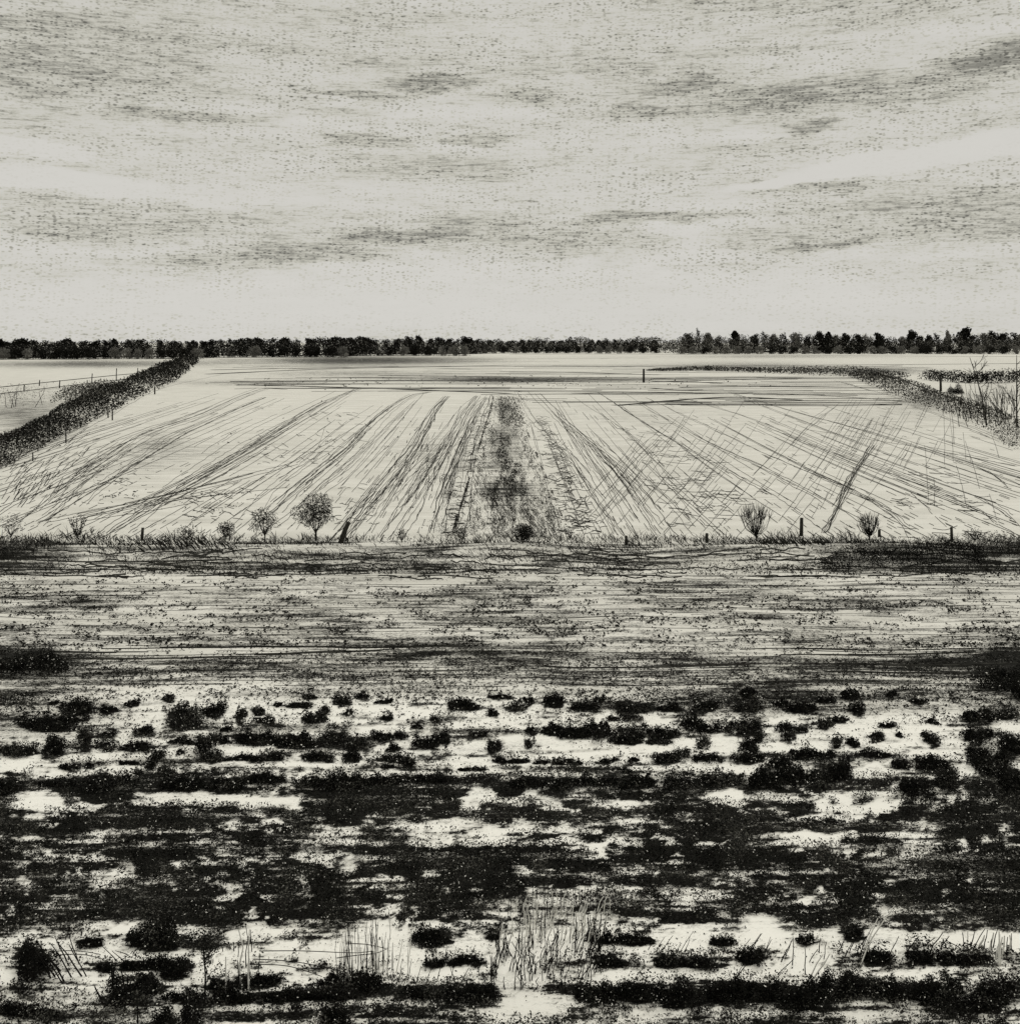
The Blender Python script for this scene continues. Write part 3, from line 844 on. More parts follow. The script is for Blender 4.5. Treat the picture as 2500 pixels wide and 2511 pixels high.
# loose specks of litter on the pale patches
n = 42000
U = rng.uniform(-420, 2344, n)
V = 1300 + 700 * rng.random(n)
k = rng.random(n) < np.clip((fbm(U / 40, V / 14, 404, 4) - .46) * 4, .03, .9)
tufts(ug, U[k], V[k], .012 + .035 * rng.random(k.sum()) ** 2, np.full(k.sum(), .03), 2)
o = ug.build('undergrowth', [M_BLACK, M_MID, M_PALE])
tag(o, kind='stuff', label='closed mass of low black scrub and heather covering the near ground', cat='undergrowth')


# ---------------------------------------------------------------- bushes: one thing each
def bush_mesh(mb, x, y, w, h, dep, leaf, mi_mix, dens=4.5, rag=.55):
    n = int(np.clip(dens * (w * h + .4 * w * dep) / leaf ** 2, 60, 5200))
    th = rng.uniform(0, 2 * math.pi, n)
    r = np.sqrt(rng.random(n)) * 1.0
    lx, ly = r * np.cos(th), r * np.sin(th)
    sd = rng.random() * 500
    edge = 1 + rag * 2.0 * (fbm(np.cos(th) * 1.6 + sd, np.sin(th) * 1.6 + sd, 8, 3) - .5)
    lx, ly = lx * edge, ly * edge
    px, py = x + lx * w / 2, y + ly * dep / 2
    top = np.sqrt(np.clip(1 - .92 * r * r, .03, 1)) * (.45 + 1.1 * fbm(px / (.28 * h + .12) + sd, py / (.3 * h + .12), 21, 3))
    z = zt(px, py) + h * np.clip(top, .05, 1.25) * rng.random(n) ** .45
    m = rng.random(n)
    P = np.column_stack([px, py, z])
    s = leaf * rng.uniform(.6, 1.4, n)
    c = 0
    for mi, share in mi_mix:
        k = (m >= c) & (m < c + share)
        mb.leaves(P[k], s[k], mi, .2)
        c += share
    # a few stems inside
    for q in range(int(np.clip(w / .12, 3, 14))):
        a = rng.uniform(0, 2 * math.pi)
        rr = rng.random() * .8
        bx, by = x + .25 * rr * math.cos(a) * w / 2, y + .25 * rr * math.sin(a) * dep / 2
        tx, ty = x + rr * math.cos(a) * w / 2, y + rr * math.sin(a) * dep / 2
        b0 = float(zt(bx, by))
        mb.tube([(bx, by, b0 - .02), ((bx + tx) / 2, (by + ty) / 2, b0 + .4 * h), (tx, ty, b0 + h * rng.uniform(.6, 1.1))], .011, .004, 0)


def place_bush(u, v, wpx, hpx, label, group, name='bush', cat='bush', mats=None, mix=((0, .86), (1, .12), (2, .02)), dens=4.5):
    """u,v: middle of the bush as seen; wpx,hpx its apparent size"""
    vb = v + hpx * .25
    x, y = g(u, vb)
    px = y / F
    hm = hpx * px
    sl = H / y
    h = max(.10, .62 * hm)
    dep = float(np.clip(.45 * hm / sl, .15, max(.25, 1.1 * wpx * px)))
    leaf = float(np.clip(.0021 * y * .85, .03, .11))
    mb = MB()
    wm = wpx * px
    nl = int(np.clip(2 + wm / max(h, .2) * 1.1, 2, 8))
    bush_mesh(mb, x, y, wm * .85, h * .55, dep * 1.1, leaf, mix, dens * .55)
    for q in range(nl):
        f = (q + .5) / nl * 2 - 1
        lx = x + f * wm * .40 + rng.normal() * wm * .04
        lw = wm / nl * rng.uniform(1.1, 1.9)
        bush_mesh(mb, lx, y + rng.normal() * dep * .28, min(lw, wm * .8), h * rng.uniform(.55, 1.25) * (1 - .3 * f * f), dep * rng.uniform(.4, .8), leaf, mix, dens * .8)
    ns = int(20 + 50 * wm)
    sx = x + rng.normal(size=ns) * wm * .42
    sy = y + rng.normal(size=ns) * dep * .6
    mb.leaves(np.column_stack([sx, sy, zt(sx, sy) + .02 + rng.random(ns) * .08]), leaf * rng.uniform(.4, 1.0, ns), 0, .3)
    o = mb.build(name, mats or [M_BLACK, M_MID, M_PALE], loc=(x, y, float(zt(x, y))))
    return tag(o, label, cat, group)


def size_word(w, h):
    a = 'tiny' if w < 15 else 'small' if w < 28 else 'middling' if w < 50 else 'large' if w < 75 else 'wide'
    s = 'round' if w < 1.5 * h else 'low' if w < 3.2 * h else 'long low'
    if h > 1.5 * w:
        s = 'upright'
    return a + ' ' + s


ZONES = [(-99, 230, 'near the left edge'), (230, 480, 'below the twin shrubs'), (480, 760, 'below the round shrub'), (760, 1010, 'below the grass strip'),
         (1010, 1290, 'right of grass strip'), (1290, 1560, 'below the fan shrub'), (1560, 2100, 'near the right edge')]

rowmap = {}
for row, grp, cv, lst in ROWS:
    for (cx, cy, w, h) in lst:
        u, v = cv(cx, cy)
        rowmap.setdefault((row, grp), []).append((u, v, w / 2, h / 2))
for (row, grp), lst in rowmap.items():
    count = {}
    for (u, v, w, h) in sorted(lst):
        zn = next(z for a, b, z in ZONES if a <= u < b)
        sw = size_word(w, h)
        count[(zn, sw)] = count.get((zn, sw), 0) + 1
    seen = {}
    for (u, v, w, h) in sorted(lst):
        zn = next(z for a, b, z in ZONES if a <= u < b)
        sw = size_word(w, h)
        seen[(zn, sw)] = seen.get((zn, sw), 0) + 1
        if count[(zn, sw)] == 1:
            lab = f'{sw} black bush {row} {zn}'
        else:
            lab = f'{ORD[seen[(zn, sw)] - 1]} {sw} bush from the left {row} {zn}'
        grey = rng.random() < .16 and v < 1500
        place_bush(u, v, w * 1.16, h * 1.16, lab, grp, mix=((0, .60), (1, .38), (2, .02)) if grey else ((0, .955), (1, .04), (2, .005)), dens=3.6 if grey else 6.0)
place_bush(62, 1246, 170, 62, 'broad black thicket at the left edge on the ploughed band', None, 'thicket', 'thicket', dens=4)
place_bush(1890, 1285, 100, 56, 'ragged dark thicket at the right edge below the plough lines', None, 'thicket', 'thicket', dens=3)


# ---------------------------------------------------------------- twiggy field shrubs with trunk and crown
def grow(mb, p, d, L, r, depth, spread, up, mi=0):
    p = np.asarray(p, float)
    d = d / np.linalg.norm(d)
    bend = rng.normal(size=3) * .12
    m = p + d * L * .5 + bend * L * .3
    e = p + (d + bend) * L
    mb.tube([p, m, e], r, r * .65, mi)
    if depth == 0:
        return
    for k in range(3 if depth > 1 else 4):
        nd = d + rng.normal(size=3) * spread + np.array([0, 0, up])
        grow(mb, e if k < 2 else m, nd, L * rng.uniform(.55, .85), r * .6, depth - 1, spread, up, mi)


def twig_ball(name, u, v, wpx, hpx, trunk_px, label, n=420, cat='shrub', leafy=0, rad=.017, kind='round'):
    x, y = g(u, v)
    px = y / F
    w, h, tr = wpx * px, hpx * px, trunk_px * px
    z = float(zt(x, y))
    root = empty(name, (x, y, z))
    tag(root, label, cat, 'twiggy shrubs along the near edge of the field')
    t = MB()
    t.tube([(0, 0, -.05), (.01, 0, tr * .6), (0, .01, tr * 1.15)], .055 * max(.6, w / 2), .035 * max(.6, w / 2), 0, 5)
    for k in range(7):
        a = k / 7 * 2 * math.pi + rng.random() * .5
        s = rng.uniform(.35, .8)
        t.tube([(0, 0, tr * .7), (math.cos(a) * w * .14, math.sin(a) * w * .14, tr + h * .18), (math.cos(a) * w * .42 * s, math.sin(a) * w * .42 * s, tr + h * (.35 + .45 * rng.random()))], .03, .010)
    t.build('trunk', M_WOOD, root)
    c = MB()
    cz = tr + h * .5
    for k in range(n):
        q = rng.normal(size=3)
        q /= np.linalg.norm(q)
        rr = rng.random() ** .45
        if kind == 'goblet':
            zz = rng.random()
            a = rng.uniform(0, 2 * math.pi)
            R = w * .5 * (.25 + .75 * zz) * rng.uniform(.6, 1)
            p = np.array([math.cos(a) * R, math.sin(a) * R, tr * .6 + zz * h])
            d = np.array([math.cos(a) * .35, math.sin(a) * .35, 1.]) + rng.normal(size=3) * .3
        else:
            lump = .72 + .56 * vn(np.array([q[0] * 2 + 9]), np.array([q[2] * 2 + u]), 4)[0]
            p = np.array([q[0] * w * .5, q[1] * w * .5, q[2] * h * .5]) * rr * lump + np.array([0, 0, cz])
            d = q * .5 + rng.normal(size=3) * .8
        d /= np.linalg.norm(d)
        L = rng.uniform(.10, .24) * w * .55
        bnd = rng.normal(size=3) * L * .25
        c.tube([p - d * L * .5, p + bnd, p + d * L * .5], rad, rad * .5)
    if leafy:
        q = rng.normal(size=(leafy, 3))
        q /= np.linalg.norm(q, axis=1)[:, None]
        q *= rng.random((leafy, 1)) ** .5
        c.leaves(q * (w * .48, w * .48, h * .48) + (0, 0, cz), .09, 0)
    c.build('crown', M_DARK, root)
    return root


def fan_shrub(name, u, v, wpx, hpx, label):
    x, y = g(u, v)
    px = y / F
    w, h = wpx * px, hpx * px
    root = empty(name, (x, y, float(zt(x, y))))
    tag(root, label, 'shrub', 'twiggy shrubs along the near edge of the field')
    t = MB()
    t.tube([(0, 0, -.05), (.02, 0, h * .1), (0, 0, h * .24)], .05, .035, 0, 5)
    t.build('trunk', M_WOOD, root)
    c = MB()
    for k in range(46):
        a = rng.uniform(0, 2 * math.pi)
        ex = math.cos(a) * w * .5 * rng.uniform(.25, 1)
        ey = math.sin(a) * w * .5 * rng.uniform(.25, 1)
        r = math.hypot(ex, ey) / (w * .5)
        ez = h * (1.0 - .38 * r * r) * rng.uniform(.72, 1.02)
        b0 = np.array([0, 0, h * rng.uniform(.08, .22)])
        e = np.array([ex, ey, ez])
        m = b0 + (e - b0) * .5 + np.array([ex * .22, ey * .22, -h * .06 * r])
        c.tube([b0, m, e], .016, .010)
        for q in range(6):
            f = rng.uniform(.35, 1)
            s = m * (1 - f) + e * f if f > .5 else b0 * (1 - f) + m * f
            d = (e - m) / np.linalg.norm(e - m) + rng.normal(size=3) * .45
            c.tube([s, s + d * w * .08, s + d * w * .15 + np.array([0, 0, w * .04])], .011, .007)
    c.build('crown', M_DARK, root)


twig_ball('twiggy_shrub', 596, 1020, 82, 68, 20, 'round twiggy shrub on a short trunk, largest of the shrubs on the verge', 1000)
twig_ball('twiggy_shrub', 500, 1024, 56, 48, 18, 'ragged twiggy shrub on a bent trunk beside the largest round shrub', 480)
twig_ball('twiggy_shrub', 427, 1016, 38, 30, 3, 'small dark ball of a shrub low on the verge without a visible trunk', 260, leafy=260, rad=.018)
twig_ball('twiggy_shrub', 147, 1015, 36, 36, 4, 'narrow goblet shaped twiggy shrub alone near the left edge', 230, rad=.02, kind='goblet')
fan_shrub('fan_shrub', 1426, 1022, 72, 66, 'wide fan shaped bare shrub on the verge in front of the right field')
fan_shrub('fan_shrub', 1639, 1019, 46, 50, 'smaller fan shaped bare shrub between two short posts')
twig_ball('leafy_shrub', 988, 1022, 40, 34, 2, 'dense black shrub at the foot of the rough grass strip', 300, leafy=1000, rad=.018)
twig_ball('twiggy_shrub', 758, 1024, 26, 24, 4, 'little thorny shrub at the foot of the dark track lines', 120)
twig_ball('twiggy_shrub', 872, 1022, 28, 28, 3, 'little thorny shrub just left of the rough grass strip', 150)
twig_ball('twiggy_shrub', 352, 1018, 46, 26, 1, 'low grey scribbly shrub between the goblet shrub and the dark ball shrub', 220)
twig_ball('twiggy_shrub', 22, 1012, 50, 40, 2, 'loose grey shrub at the left edge of the verge', 150)
twig_ball('twiggy_shrub', 1838, 1020, 44, 20, 1, 'low tangled shrub between the rightmost post and the right edge', 130)
twig_ball('twiggy_shrub', 174, 1008, 14, 14, 2, 'tiny sprig of twigs just right of the goblet shaped shrub', 40)
twig_ball('twiggy_shrub', 1075, 1016, 18, 20, 1, 'tiny upright tuft of twigs at the lower right corner of the grass strip', 60, kind='goblet')


# ---------------------------------------------------------------- posts
def post(u, vb, hpx, label, lean=0., wpx=5, group='short wooden posts on the verge'):
    x, y = g(u, vb)
    px = y / F
    h, w = hpx * px, wpx * px
    mb = MB()
    mb.tube([(x, y, float(zt(x, y)) - .15), (x + lean * h * .5, y, float(zt(x, y)) + h * .5), (x + lean * h, y, float(zt(x, y)) + h)], w * .62, w * .52, 0, 4)
    o = mb.build('fence_post', M_WOOD, loc=(x, y, float(zt(x, y))))
    tag(o, label, 'post', group)


post(268, 1020, 24, 'short dark post left of the small ball shaped shrub', .08)
post(1181, 1030, 18, 'low stub post on the verge nearest the grass strip')
post(1333, 1025, 18, 'short post just left of the wide fan shaped shrub')
post(1511, 1011, 34, 'tallest post on the verge, between the two fan shaped shrubs', .02, 6)
post(1658, 1013, 14, 'stubby post close beside the smaller fan shaped shrub', .0)
post(1795, 1022, 27, 'upright post standing alone near the right end of the verge', -.04)
post(641, 1026, 40, 'thick black post leaning right at the foot of the darkest furrow', .42, 8)
for k, (x, y0, y1) in enumerate(((250, 432, 472), (425, 345, 386), (409, 350, 377), (585, 258, 288), (125, 508, 540))):
    lab = ['weathered post beside the diagonal hedge, second nearest', 'taller one of a close pair of posts by the diagonal hedge', 'shorter one of a close pair of posts by the diagonal hedge', 'farthest post beside the diagonal hedge',
           'nearest post beside the diagonal hedge'][k]
    post(x / 2, 600 + y1 / 2, (y1 - y0) / 2, lab, 0, 2.2, 'posts along the diagonal hedge')
post(1214, 722, 26, 'lone tall post at the far end of the right field', 0, 3.5, None)
post(1774, 738, 26, 'post standing in the corner of the right hedge', -.02, 4, None)


# wire fence on the left meadow
def wire_fence():
    base = [z8(-80, 740), z8(0, 732), z8(565, 662), z8(870, 625), z8(1110, 596), z8(1320, 575)]
    x0, y0 = g(*base[2])
    root = empty('wire_fence', (x0, y0, 0))
    tag(root, 'thin wire fence with leaning posts crossing the far left meadow', 'fence')
    G = [np.array([*g(*b), 0]) - np.array([x0, y0, 0]) for b in base]
    for hh in (.4, 1.9):
        m = MB()
        m.tube([p + np.array([0, 0, hh]) for p in G], .10, .12)
        m.build('rail', M_WOOD, root)
    for u, v, h in [(z8(375, 0)[0], 600 + 640 * .2, 11), (z8(565, 0)[0], 600 + 662 * .2, 15), (z8(870, 0)[0], 600 + 578 * .2 + 9, 20), (z8(1100, 0)[0], 600 + 553 * .2 + 8, 24), (z8(1300, 0)[0], 600 + 500 * .2 + 14, 20), (z8(230, 0)[0], 600 + 690 * .2, 12)]:
        x, y = g(u, v)
        m = MB()
        b = np.array([x - x0, y - y0, 0])
        m.tube([b - np.array([0, 0, .2]), b + np.array([0, 0, h * .5 * y / F]), b + np.array([.1, 0, h * y / F])], .16, .13, 0, 4)
        m.build('post', M_WOOD, root)


wire_fence()


# ---------------------------------------------------------------- hedges
def hedge(name, pts, hs, ws, leafk, n, label, cat='hedge', mix=((0, .8), (1, .2)), rag=.6, mats=None, gap=0., stems=50):
    """pts: base line in sight coordinates; hs height (m) per point, ws thickness (m)"""
    P = np.array(pts, float)
    m = 200
    Q = smooth(P, m)
    hh = np.interp(np.linspace(0, 1, m), np.linspace(0, 1, len(hs)), hs)
    ww = np.interp(np.linspace(0, 1, m), np.linspace(0, 1, len(ws)), ws)
    G = to_ground(Q)
    i = rng.uniform(0, m - 1.001, n)
    i0 = i.astype(int)
    f = (i - i0)[:, None]
    B = G[i0] * (1 - f) + G[i0 + 1] * f
    hl, wl = hh[i0], ww[i0]
    T = G[i0 + 1] - G[i0]
    T /= np.linalg.norm(T, axis=1)[:, None]
    Nn = np.column_stack([-T[:, 1], T[:, 0]])
    s = rng.uniform(-1, 1, n)
    k1 = fbm(i / 2.2, np.zeros(n), 61, 4)
    k2 = fbm(i / 7, np.ones(n) * 5, 67, 2)
    topf = np.clip((1 - rag) + rag * 2 * (.55 * k1 + .45 * k2), .15, 1.6) * np.sqrt(1 - .85 * s * s)
    z = hl * topf * rng.random(n) ** .6
    xy = B + Nn * (s * wl * .5)[:, None]
    keep = np.ones(n, bool) if gap == 0 else (k1 > gap)
    d = xy[:, 1]
    sz = leafk * d / 1092. * rng.uniform(.6, 1.5, n)
    z = z + zt(xy[:, 0], xy[:, 1])
    mm = rng.random(n) * .75 + .25 * fbm(i / 1.5, s * 2 + 3, 88, 3)
    mb = MB()
    c = 0.
    X = np.column_stack([xy, z])
    for mi, sh in mix:
        k = keep & (mm >= c) & (mm < c + sh)
        mb.leaves(X[k], sz[k], mi, .2)
        c += sh
    # stems through the hedge line
    for q in range(stems):
        j = int(rng.uniform(0, m - 1))
        b = np.array([*(G[j] + rng.normal(size=2) * ww[j] * .15), 0.])
        r = .0006 * G[j][1] * .5
        mb.tube([b, b + np.array([rng.normal() * .2 * hh[j], 0, hh[j] * .6]), b + np.array([rng.normal() * .3 * hh[j], 0, hh[j] * rng.uniform(.8, 1.15)])], r, r * .4)
    c0 = G[m // 2]
    o = mb.build(name, mats or [M_BLACK, M_GREY], loc=(float(c0[0]), float(c0[1]), 0.))
    return tag(o, label, cat)


hedge('hedge', [(-70, 895), c1(0, 532), c1(110, 470), c1(220, 415), c1(320, 362), c1(420, 310), c1(500, 280), c1(580, 245), c1(660, 200), c1(715, 165)], [1.8, 1.8, 1.6, 1.9, 1.8, 2.4, 2.8, 2.9, 4.2, 5], [5, 5, 5.5, 6, 7, 9, 10, 11, 12, 12],
      1.7, 42000, 'long dark hedge running diagonally up the left side of the field', mix=((0, .80), (1, .16), (2, .04)), mats=[M_BLACK, M_GREY, M_PALE], rag=.85, gap=.41)
hedge('hedge', [c2(540, 200), c2(760, 196), c2(1000, 206), c2(1200, 216), c2(1350, 222), c2(1480, 226)], [1.0, 1.5, 1.6, 2.8, 3.2, 2.2], [10, 16, 22, 20, 14, 10], 1.5, 7000, 'low dark hedge along the far end of the right field', mix=((0, .6), (1, .4)), gap=.36)
hedge('hedge', [c2(1570, 232), c2(1700, 244), c2(1820, 246), c2(1924, 240), c2(2050, 238)], [3.2, 3.2, 3.5, 3.8, 3.5], [6, 7, 7, 7, 7], 1.6, 5000, 'straight black hedge across the far right meadow', mix=((0, .9), (1, .1)), rag=.5)
hedge('hedge', [c2(1330, 216), c2(1450, 262), c2(1560, 308), c2(1660, 340), c2(1760, 372), c2(1850, 412), c2(1924, 455), c2(2000, 505)], [1.6, 2.2, 2.4, 2.2, 1.9, 1.7, 1.6, 1.5], [12, 12, 11, 9, 8, 7, 6, 6], 1.4, 17000, 'patchy hedge bank running diagonally down the right side of the field',
      mix=((0, .62), (1, .38)), gap=.40)
hedge('bramble_hedge', [c4(1190, 152), c4(1300, 138), c4(1450, 132), c4(1600, 126), c4(1720, 120), c4(1790, 122)], [.5, 1.0, .7, .65, .9, .7], [1.2, 2.4, 1.8, 2.0, 2.2, 1.5], 1.35, 11000, 'thick black bramble hedge on the verge below the smaller fan shrub', 'hedge', mix=((0, .84), (1, .16)), rag=.7)
hedge('bramble_hedge', [c4(1780, 98), c4(1850, 96), c4(1930, 100), c4(2000, 100)], [.7, 1.0, .8, .8], [1.2, 1.5, 1.5, 1.5], 1.3, 3600, 'grey bramble clump at the right end of the verge', 'hedge', mix=((0, .5), (1, .5)))
hedge('bramble_hedge', [c3(-80, 120), c3(0, 110), c3(120, 92), c3(200, 82)], [.6, .6, .5, .3], [2.0, 2.0, 1.5, 1.0], 1.2, 3600, 'grey bramble patch on the verge at the left edge', 'hedge', mix=((0, .5), (1, .5)))
hedge('bramble_patch', [z8(40, 840), z8(200, 840), z8(330, 820), z8(430, 800)], [3, 4, 4, 3], [12, 16, 16, 12], .9, 1700, 'loose grey bramble patch on the left meadow behind the diagonal hedge', 'bramble', mix=((0, .6), (1, .4)), gap=.42, stems=9)
hedge('bramble_patch', [z8(650, 820), z8(800, 770), z8(950, 730), z8(1050, 700)], [3, 3.2, 3.2, 3.0], [7, 9, 9, 8], 1.6, 2600, 'grey bushy scrub leaning against the back of the diagonal hedge', 'bramble', mix=((0, .35), (1, .65)))
xx, yy = g(1800, 744)
place_bush(1802, 736, 30, 30, 'dark rounded bush in the corner of the right hedges', None, dens=6)


# ---------------------------------------------------------------- bare trees at the right edge
def bare_tree(u, vb, hpx, spread_px, label, lean=0., n=9):
    x, y = g(u, vb)
    px = y / F
    h, sp = hpx * px, spread_px * px
    root = empty('bare_tree', (x, y, 0))
    tag(root, label, 'tree', 'bare saplings at the right')
    t = MB()
    t.tube([(0, 0, -.1), (lean * h * .2, 0, h * .35), (lean * h * .6, 0, h * .7), (lean * h, 0, h)], .13, .04, 0, 5)
    t.build('trunk', M_WOOD, root)
    c = MB()
    for k in range(n):
        f = rng.uniform(.18, .9)
        s = np.array([lean * h * f * f, 0, h * f])
        a = rng.uniform(0, 2 * math.pi)
        L = sp * rng.uniform(.4, 1) * (1.1 - .5 * f)
        e = s + np.array([math.cos(a) * L, math.sin(a) * L, L * rng.uniform(.7, 1.6)])
        m = (s + e) / 2 + np.array([math.cos(a), math.sin(a), -.5]) * L * .12
        c.tube([s, m, e], .055, .03)
        for q in range(3):
            ss_ = m + (e - m) * rng.random()
            ee = ss_ + (e - s) * .35 + rng.normal(size=3) * L * .2
            c.tube([ss_, (ss_ + ee) / 2, ee], .035, .022)
    c.build('crown', M_DARK, root)


bare_tree(1917, 806, 136, 34, 'tall thin bare sapling at the right edge rising above the far meadow', .0, 14)
bare_tree(1858, 792, 118, 30, 'leaning bare sapling left of the tall one in the right hedge', -.25, 12)


def thin_stems(u0, u1, v0, v1, n, label):
    xc, yc = g((u0 + u1) / 2, (v0 + v1) / 2)
    root = tag(empty('sapling_thicket', (xc, yc, 0)), label, 'thicket')
    for k in range(n):
        mb = MB()
        u, v = rng.uniform(u0, u1), rng.uniform(v0, v1)
        x, y = g(u, v)
        h = rng.uniform(2.2, 4.6)
        ln = rng.normal() * .25 - .2
        mb.tube([(x, y, 0), (x + ln * h * .35, y, h * .5), (x + ln * h, y + rng.normal() * .3, h)], .05, .03)
        mb.build('stem', M_DARK, root, (xc, yc, 0))


thin_stems(1800, 1918, 758, 806, 90, 'thin bare stems crowded between the two saplings at the right edge')
mb = MB()
a, b = g(1702, 724), g(1816, 764)
mb.tube([(*a, .9), ((a[0] + b[0]) / 2, (a[1] + b[1]) / 2, .7), (*b, .5)], .13, .10, 0, 5)
tag(mb.build('fallen_pole', M_WOOD, loc=(*b, 0)), 'long fallen pole lying along the right hedge bank', 'pole')


# ---------------------------------------------------------------- far treeline: every tree a thing with crown and trunk
def tree_mesh(kind):
    t, c = MB(), MB()
    hgt = 1.0
    t.tube([(0, 0, -.02), (.01, 0, .2), (0, .01, .55)], .028, .015, 0, 5)
    for k in range(5):
        a = k * 1.3 + rng.random()
        t.tube([(0, 0, .25 + .05 * k), (math.cos(a) * .12, math.sin(a) * .12, .45 + .05 * k), (math.cos(a) * .26, math.sin(a) * .26, .62 + .05 * k)], .012, .005)
    W = {'round': .55, 'tall': .36, 'bush': .85, 'ragged': .5}[kind]
    n = {'round': 1700, 'tall': 1400, 'bush': 1200, 'ragged': 420}[kind]
    nb = {'round': 20, 'tall': 16, 'bush': 14, 'ragged': 9}[kind]
    for k in range(nb):
        a = rng.uniform(0, 2 * math.pi)
        zc = .12 + .72 * (k + .5) / nb
        r = rng.random() ** .6 * W * .66 * (1 - .55 * max(0, zc - .45) / .4)
        rad = W * rng.uniform(.26, .44)
        q = rng.normal(size=(n // nb, 3))
        q /= np.linalg.norm(q, axis=1)[:, None]
        q *= rng.random((n // nb, 1)) ** .5
        P = q * (rad, rad, .20 if kind == 'bush' else .15) + np.array([math.cos(a) * r, math.sin(a) * r, zc])
        P[:, 2] = np.abs(P[:, 2])
        c.leaves(P, rng.uniform(.06, .13, len(P)), 0)
    q = rng.normal(size=(120, 3)) * (W * .5, W * .5, .05)
    q[:, 2] = np.abs(q[:, 2])
    c.leaves(q, .09, 0)
    return t, c


protos = {}
for kind in ('round', 'tall', 'bush', 'ragged'):
    protos[kind] = []
    for v_ in range(4):
        t, c = tree_mesh(kind)
        to, co = t.build('trunk', M_WOOD), c.build('crown', M_TREE)
        cg = co.data.copy()
        cg.materials[0] = M_TREEG
        protos[kind].append((to.data, co.data, cg))
        bpy.data.objects.remove(to)
        bpy.data.objects.remove(co)


def far_tree(u, vb, wpx, hpx, kind, grey, label, group, name='tree', cat='tree'):
    x, y = g(u, vb)
    px = y / F
    W = {'round': 1.1, 'tall': .72, 'bush': 1.7, 'ragged': 1.0}[kind]
    root = empty(name, (x, y, 0))
    tag(root, label, cat, group)
    td, cd, cgd = protos[kind][random.randrange(4)]
    for nm, dat in (('trunk', td), ('crown', cgd if grey else cd)):
        o = bpy.data.objects.new(nm, dat)
        C.objects.link(o)
        o.parent = root
    root.rotation_euler = (0, 0, random.uniform(0, 6.28))
    h = hpx * px * 1.06
    w = wpx * px / W
    root.scale = (w, w, h)


def far_row(spec, group, where):
    spec = sorted(spec)
    cnt = {}
    for s in spec:
        cnt[(s[4], s[5])] = cnt.get((s[4], s[5]), 0) + 1
    i = {}
    for (u, vb, w, h, kind, grey) in spec:
        k = (kind, grey)
        i[k] = i.get(k, 0) + 1
        word = {'round': 'round tree', 'tall': 'narrow tree', 'bush': 'low bush', 'ragged': 'thin tree'}[kind]
        colr = 'grey' if grey else 'black'
        lab = f'{colr} {word} {where}' if cnt[k] == 1 else f'{ORD[min(i[k] - 1, 24)]} {colr} {word} from the left {where}'
        bush = kind == 'bush'
        far_tree(u, vb, w, h, kind, grey, lab, group, 'far_bush' if bush else 'tree', 'bush' if bush else 'tree')


# left wood: split where the diagonal hedge and the grass strip point at it
def wood(u0, u1, step, hlo, hhi, vb, greyp):
    out = []
    u = u0
    while u < u1:
        h = rng.uniform(hlo, hhi)
        kind = 'round' if rng.random() < .8 else 'ragged'
        out.append((u + rng.normal() * 3, vb + rng.uniform(-1.6, -.2), rng.uniform(.9, 1.5) * h, h, kind, False))
        u += step * rng.uniform(.75, 1.25)
    u = u0 + 8
    while u < u1:
        if rng.random() < greyp:
            h = rng.uniform(hlo, hhi) * .58
            out.append((u, vb + 2.6, h * 1.7, h * 1.1, 'bush', True))
        else:
            h = rng.uniform(hlo, hhi) * .55
            out.append((u, vb + 2.2, h * 1.9, h * 1.1, 'bush', False))
        u += step * rng.uniform(1.1, 1.6)
    return out


far_row(wood(-40, 190, 17, 31, 39, 676, .3), 'trees of the far wood at the left', 'in the wood left of the fence')
far_row(wood(190, 400, 17, 29, 36, 675, .55), 'trees of the far wood behind the fence', 'in the wood behind the wire fence')
far_row(wood(400, 660, 17, 30, 36, 672, .35), 'trees of the far wood beyond the field', 'in the wood beyond the left field')
far_row(wood(660, 885, 17, 28, 35, 669, .3), 'trees of the far wood at its right end', 'in the right end of the wood')
far_row(wood(885, 1235, 15, 19, 25, 664.5, .3), 'low trees of the far middle', 'in the low treeline past the strip')
R = []
for (x, y0, y1, w, kind, grey) in ((30 + 640, 60, 132, 50, 'round', False), (710, 40, 130, 22, 'ragged', False), (745, 58, 130, 40, 'round', True), (790, 70, 132, 40, 'bush', False), (848, 42, 132, 52, 'tall', False), (880, 80, 132, 44, 'bush', True),
                                   (920, 66, 132, 40, 'round', False), (960, 52, 130, 30, 'ragged', False), (990, 62, 130, 44, 'round', True), (1030, 56, 130, 40, 'ragged', False), (1075, 58, 132, 50, 'round', True), (1120, 70, 132, 40, 'bush', False),
                                   (1170, 52, 132, 54, 'round', False), (1200, 46, 132, 44, 'tall', False), (1225, 66, 130, 44, 'round', True), (1265, 60, 132, 46, 'round', False), (1310, 62, 132, 46, 'round', False), (1345, 66, 132, 50, 'bush', True),
                                   (1390, 58, 134, 50, 'round', False), (1430, 72, 132, 40, 'ragged', False)):
    R.append((CU + x / 2, 600 + y1 / 2, w / 2 * 1.4, (y1 - y0) / 2 * (.94 if kind == 'tall' else 1.04), kind, grey))
far_row(R + [(u_, 668.2, 28, 15, 'bush', rng.random() < .55) for u_ in np.arange(1286, 1690, 21)], 'trees of the far right treeline', 'in the treeline behind the low hedge')
R = []
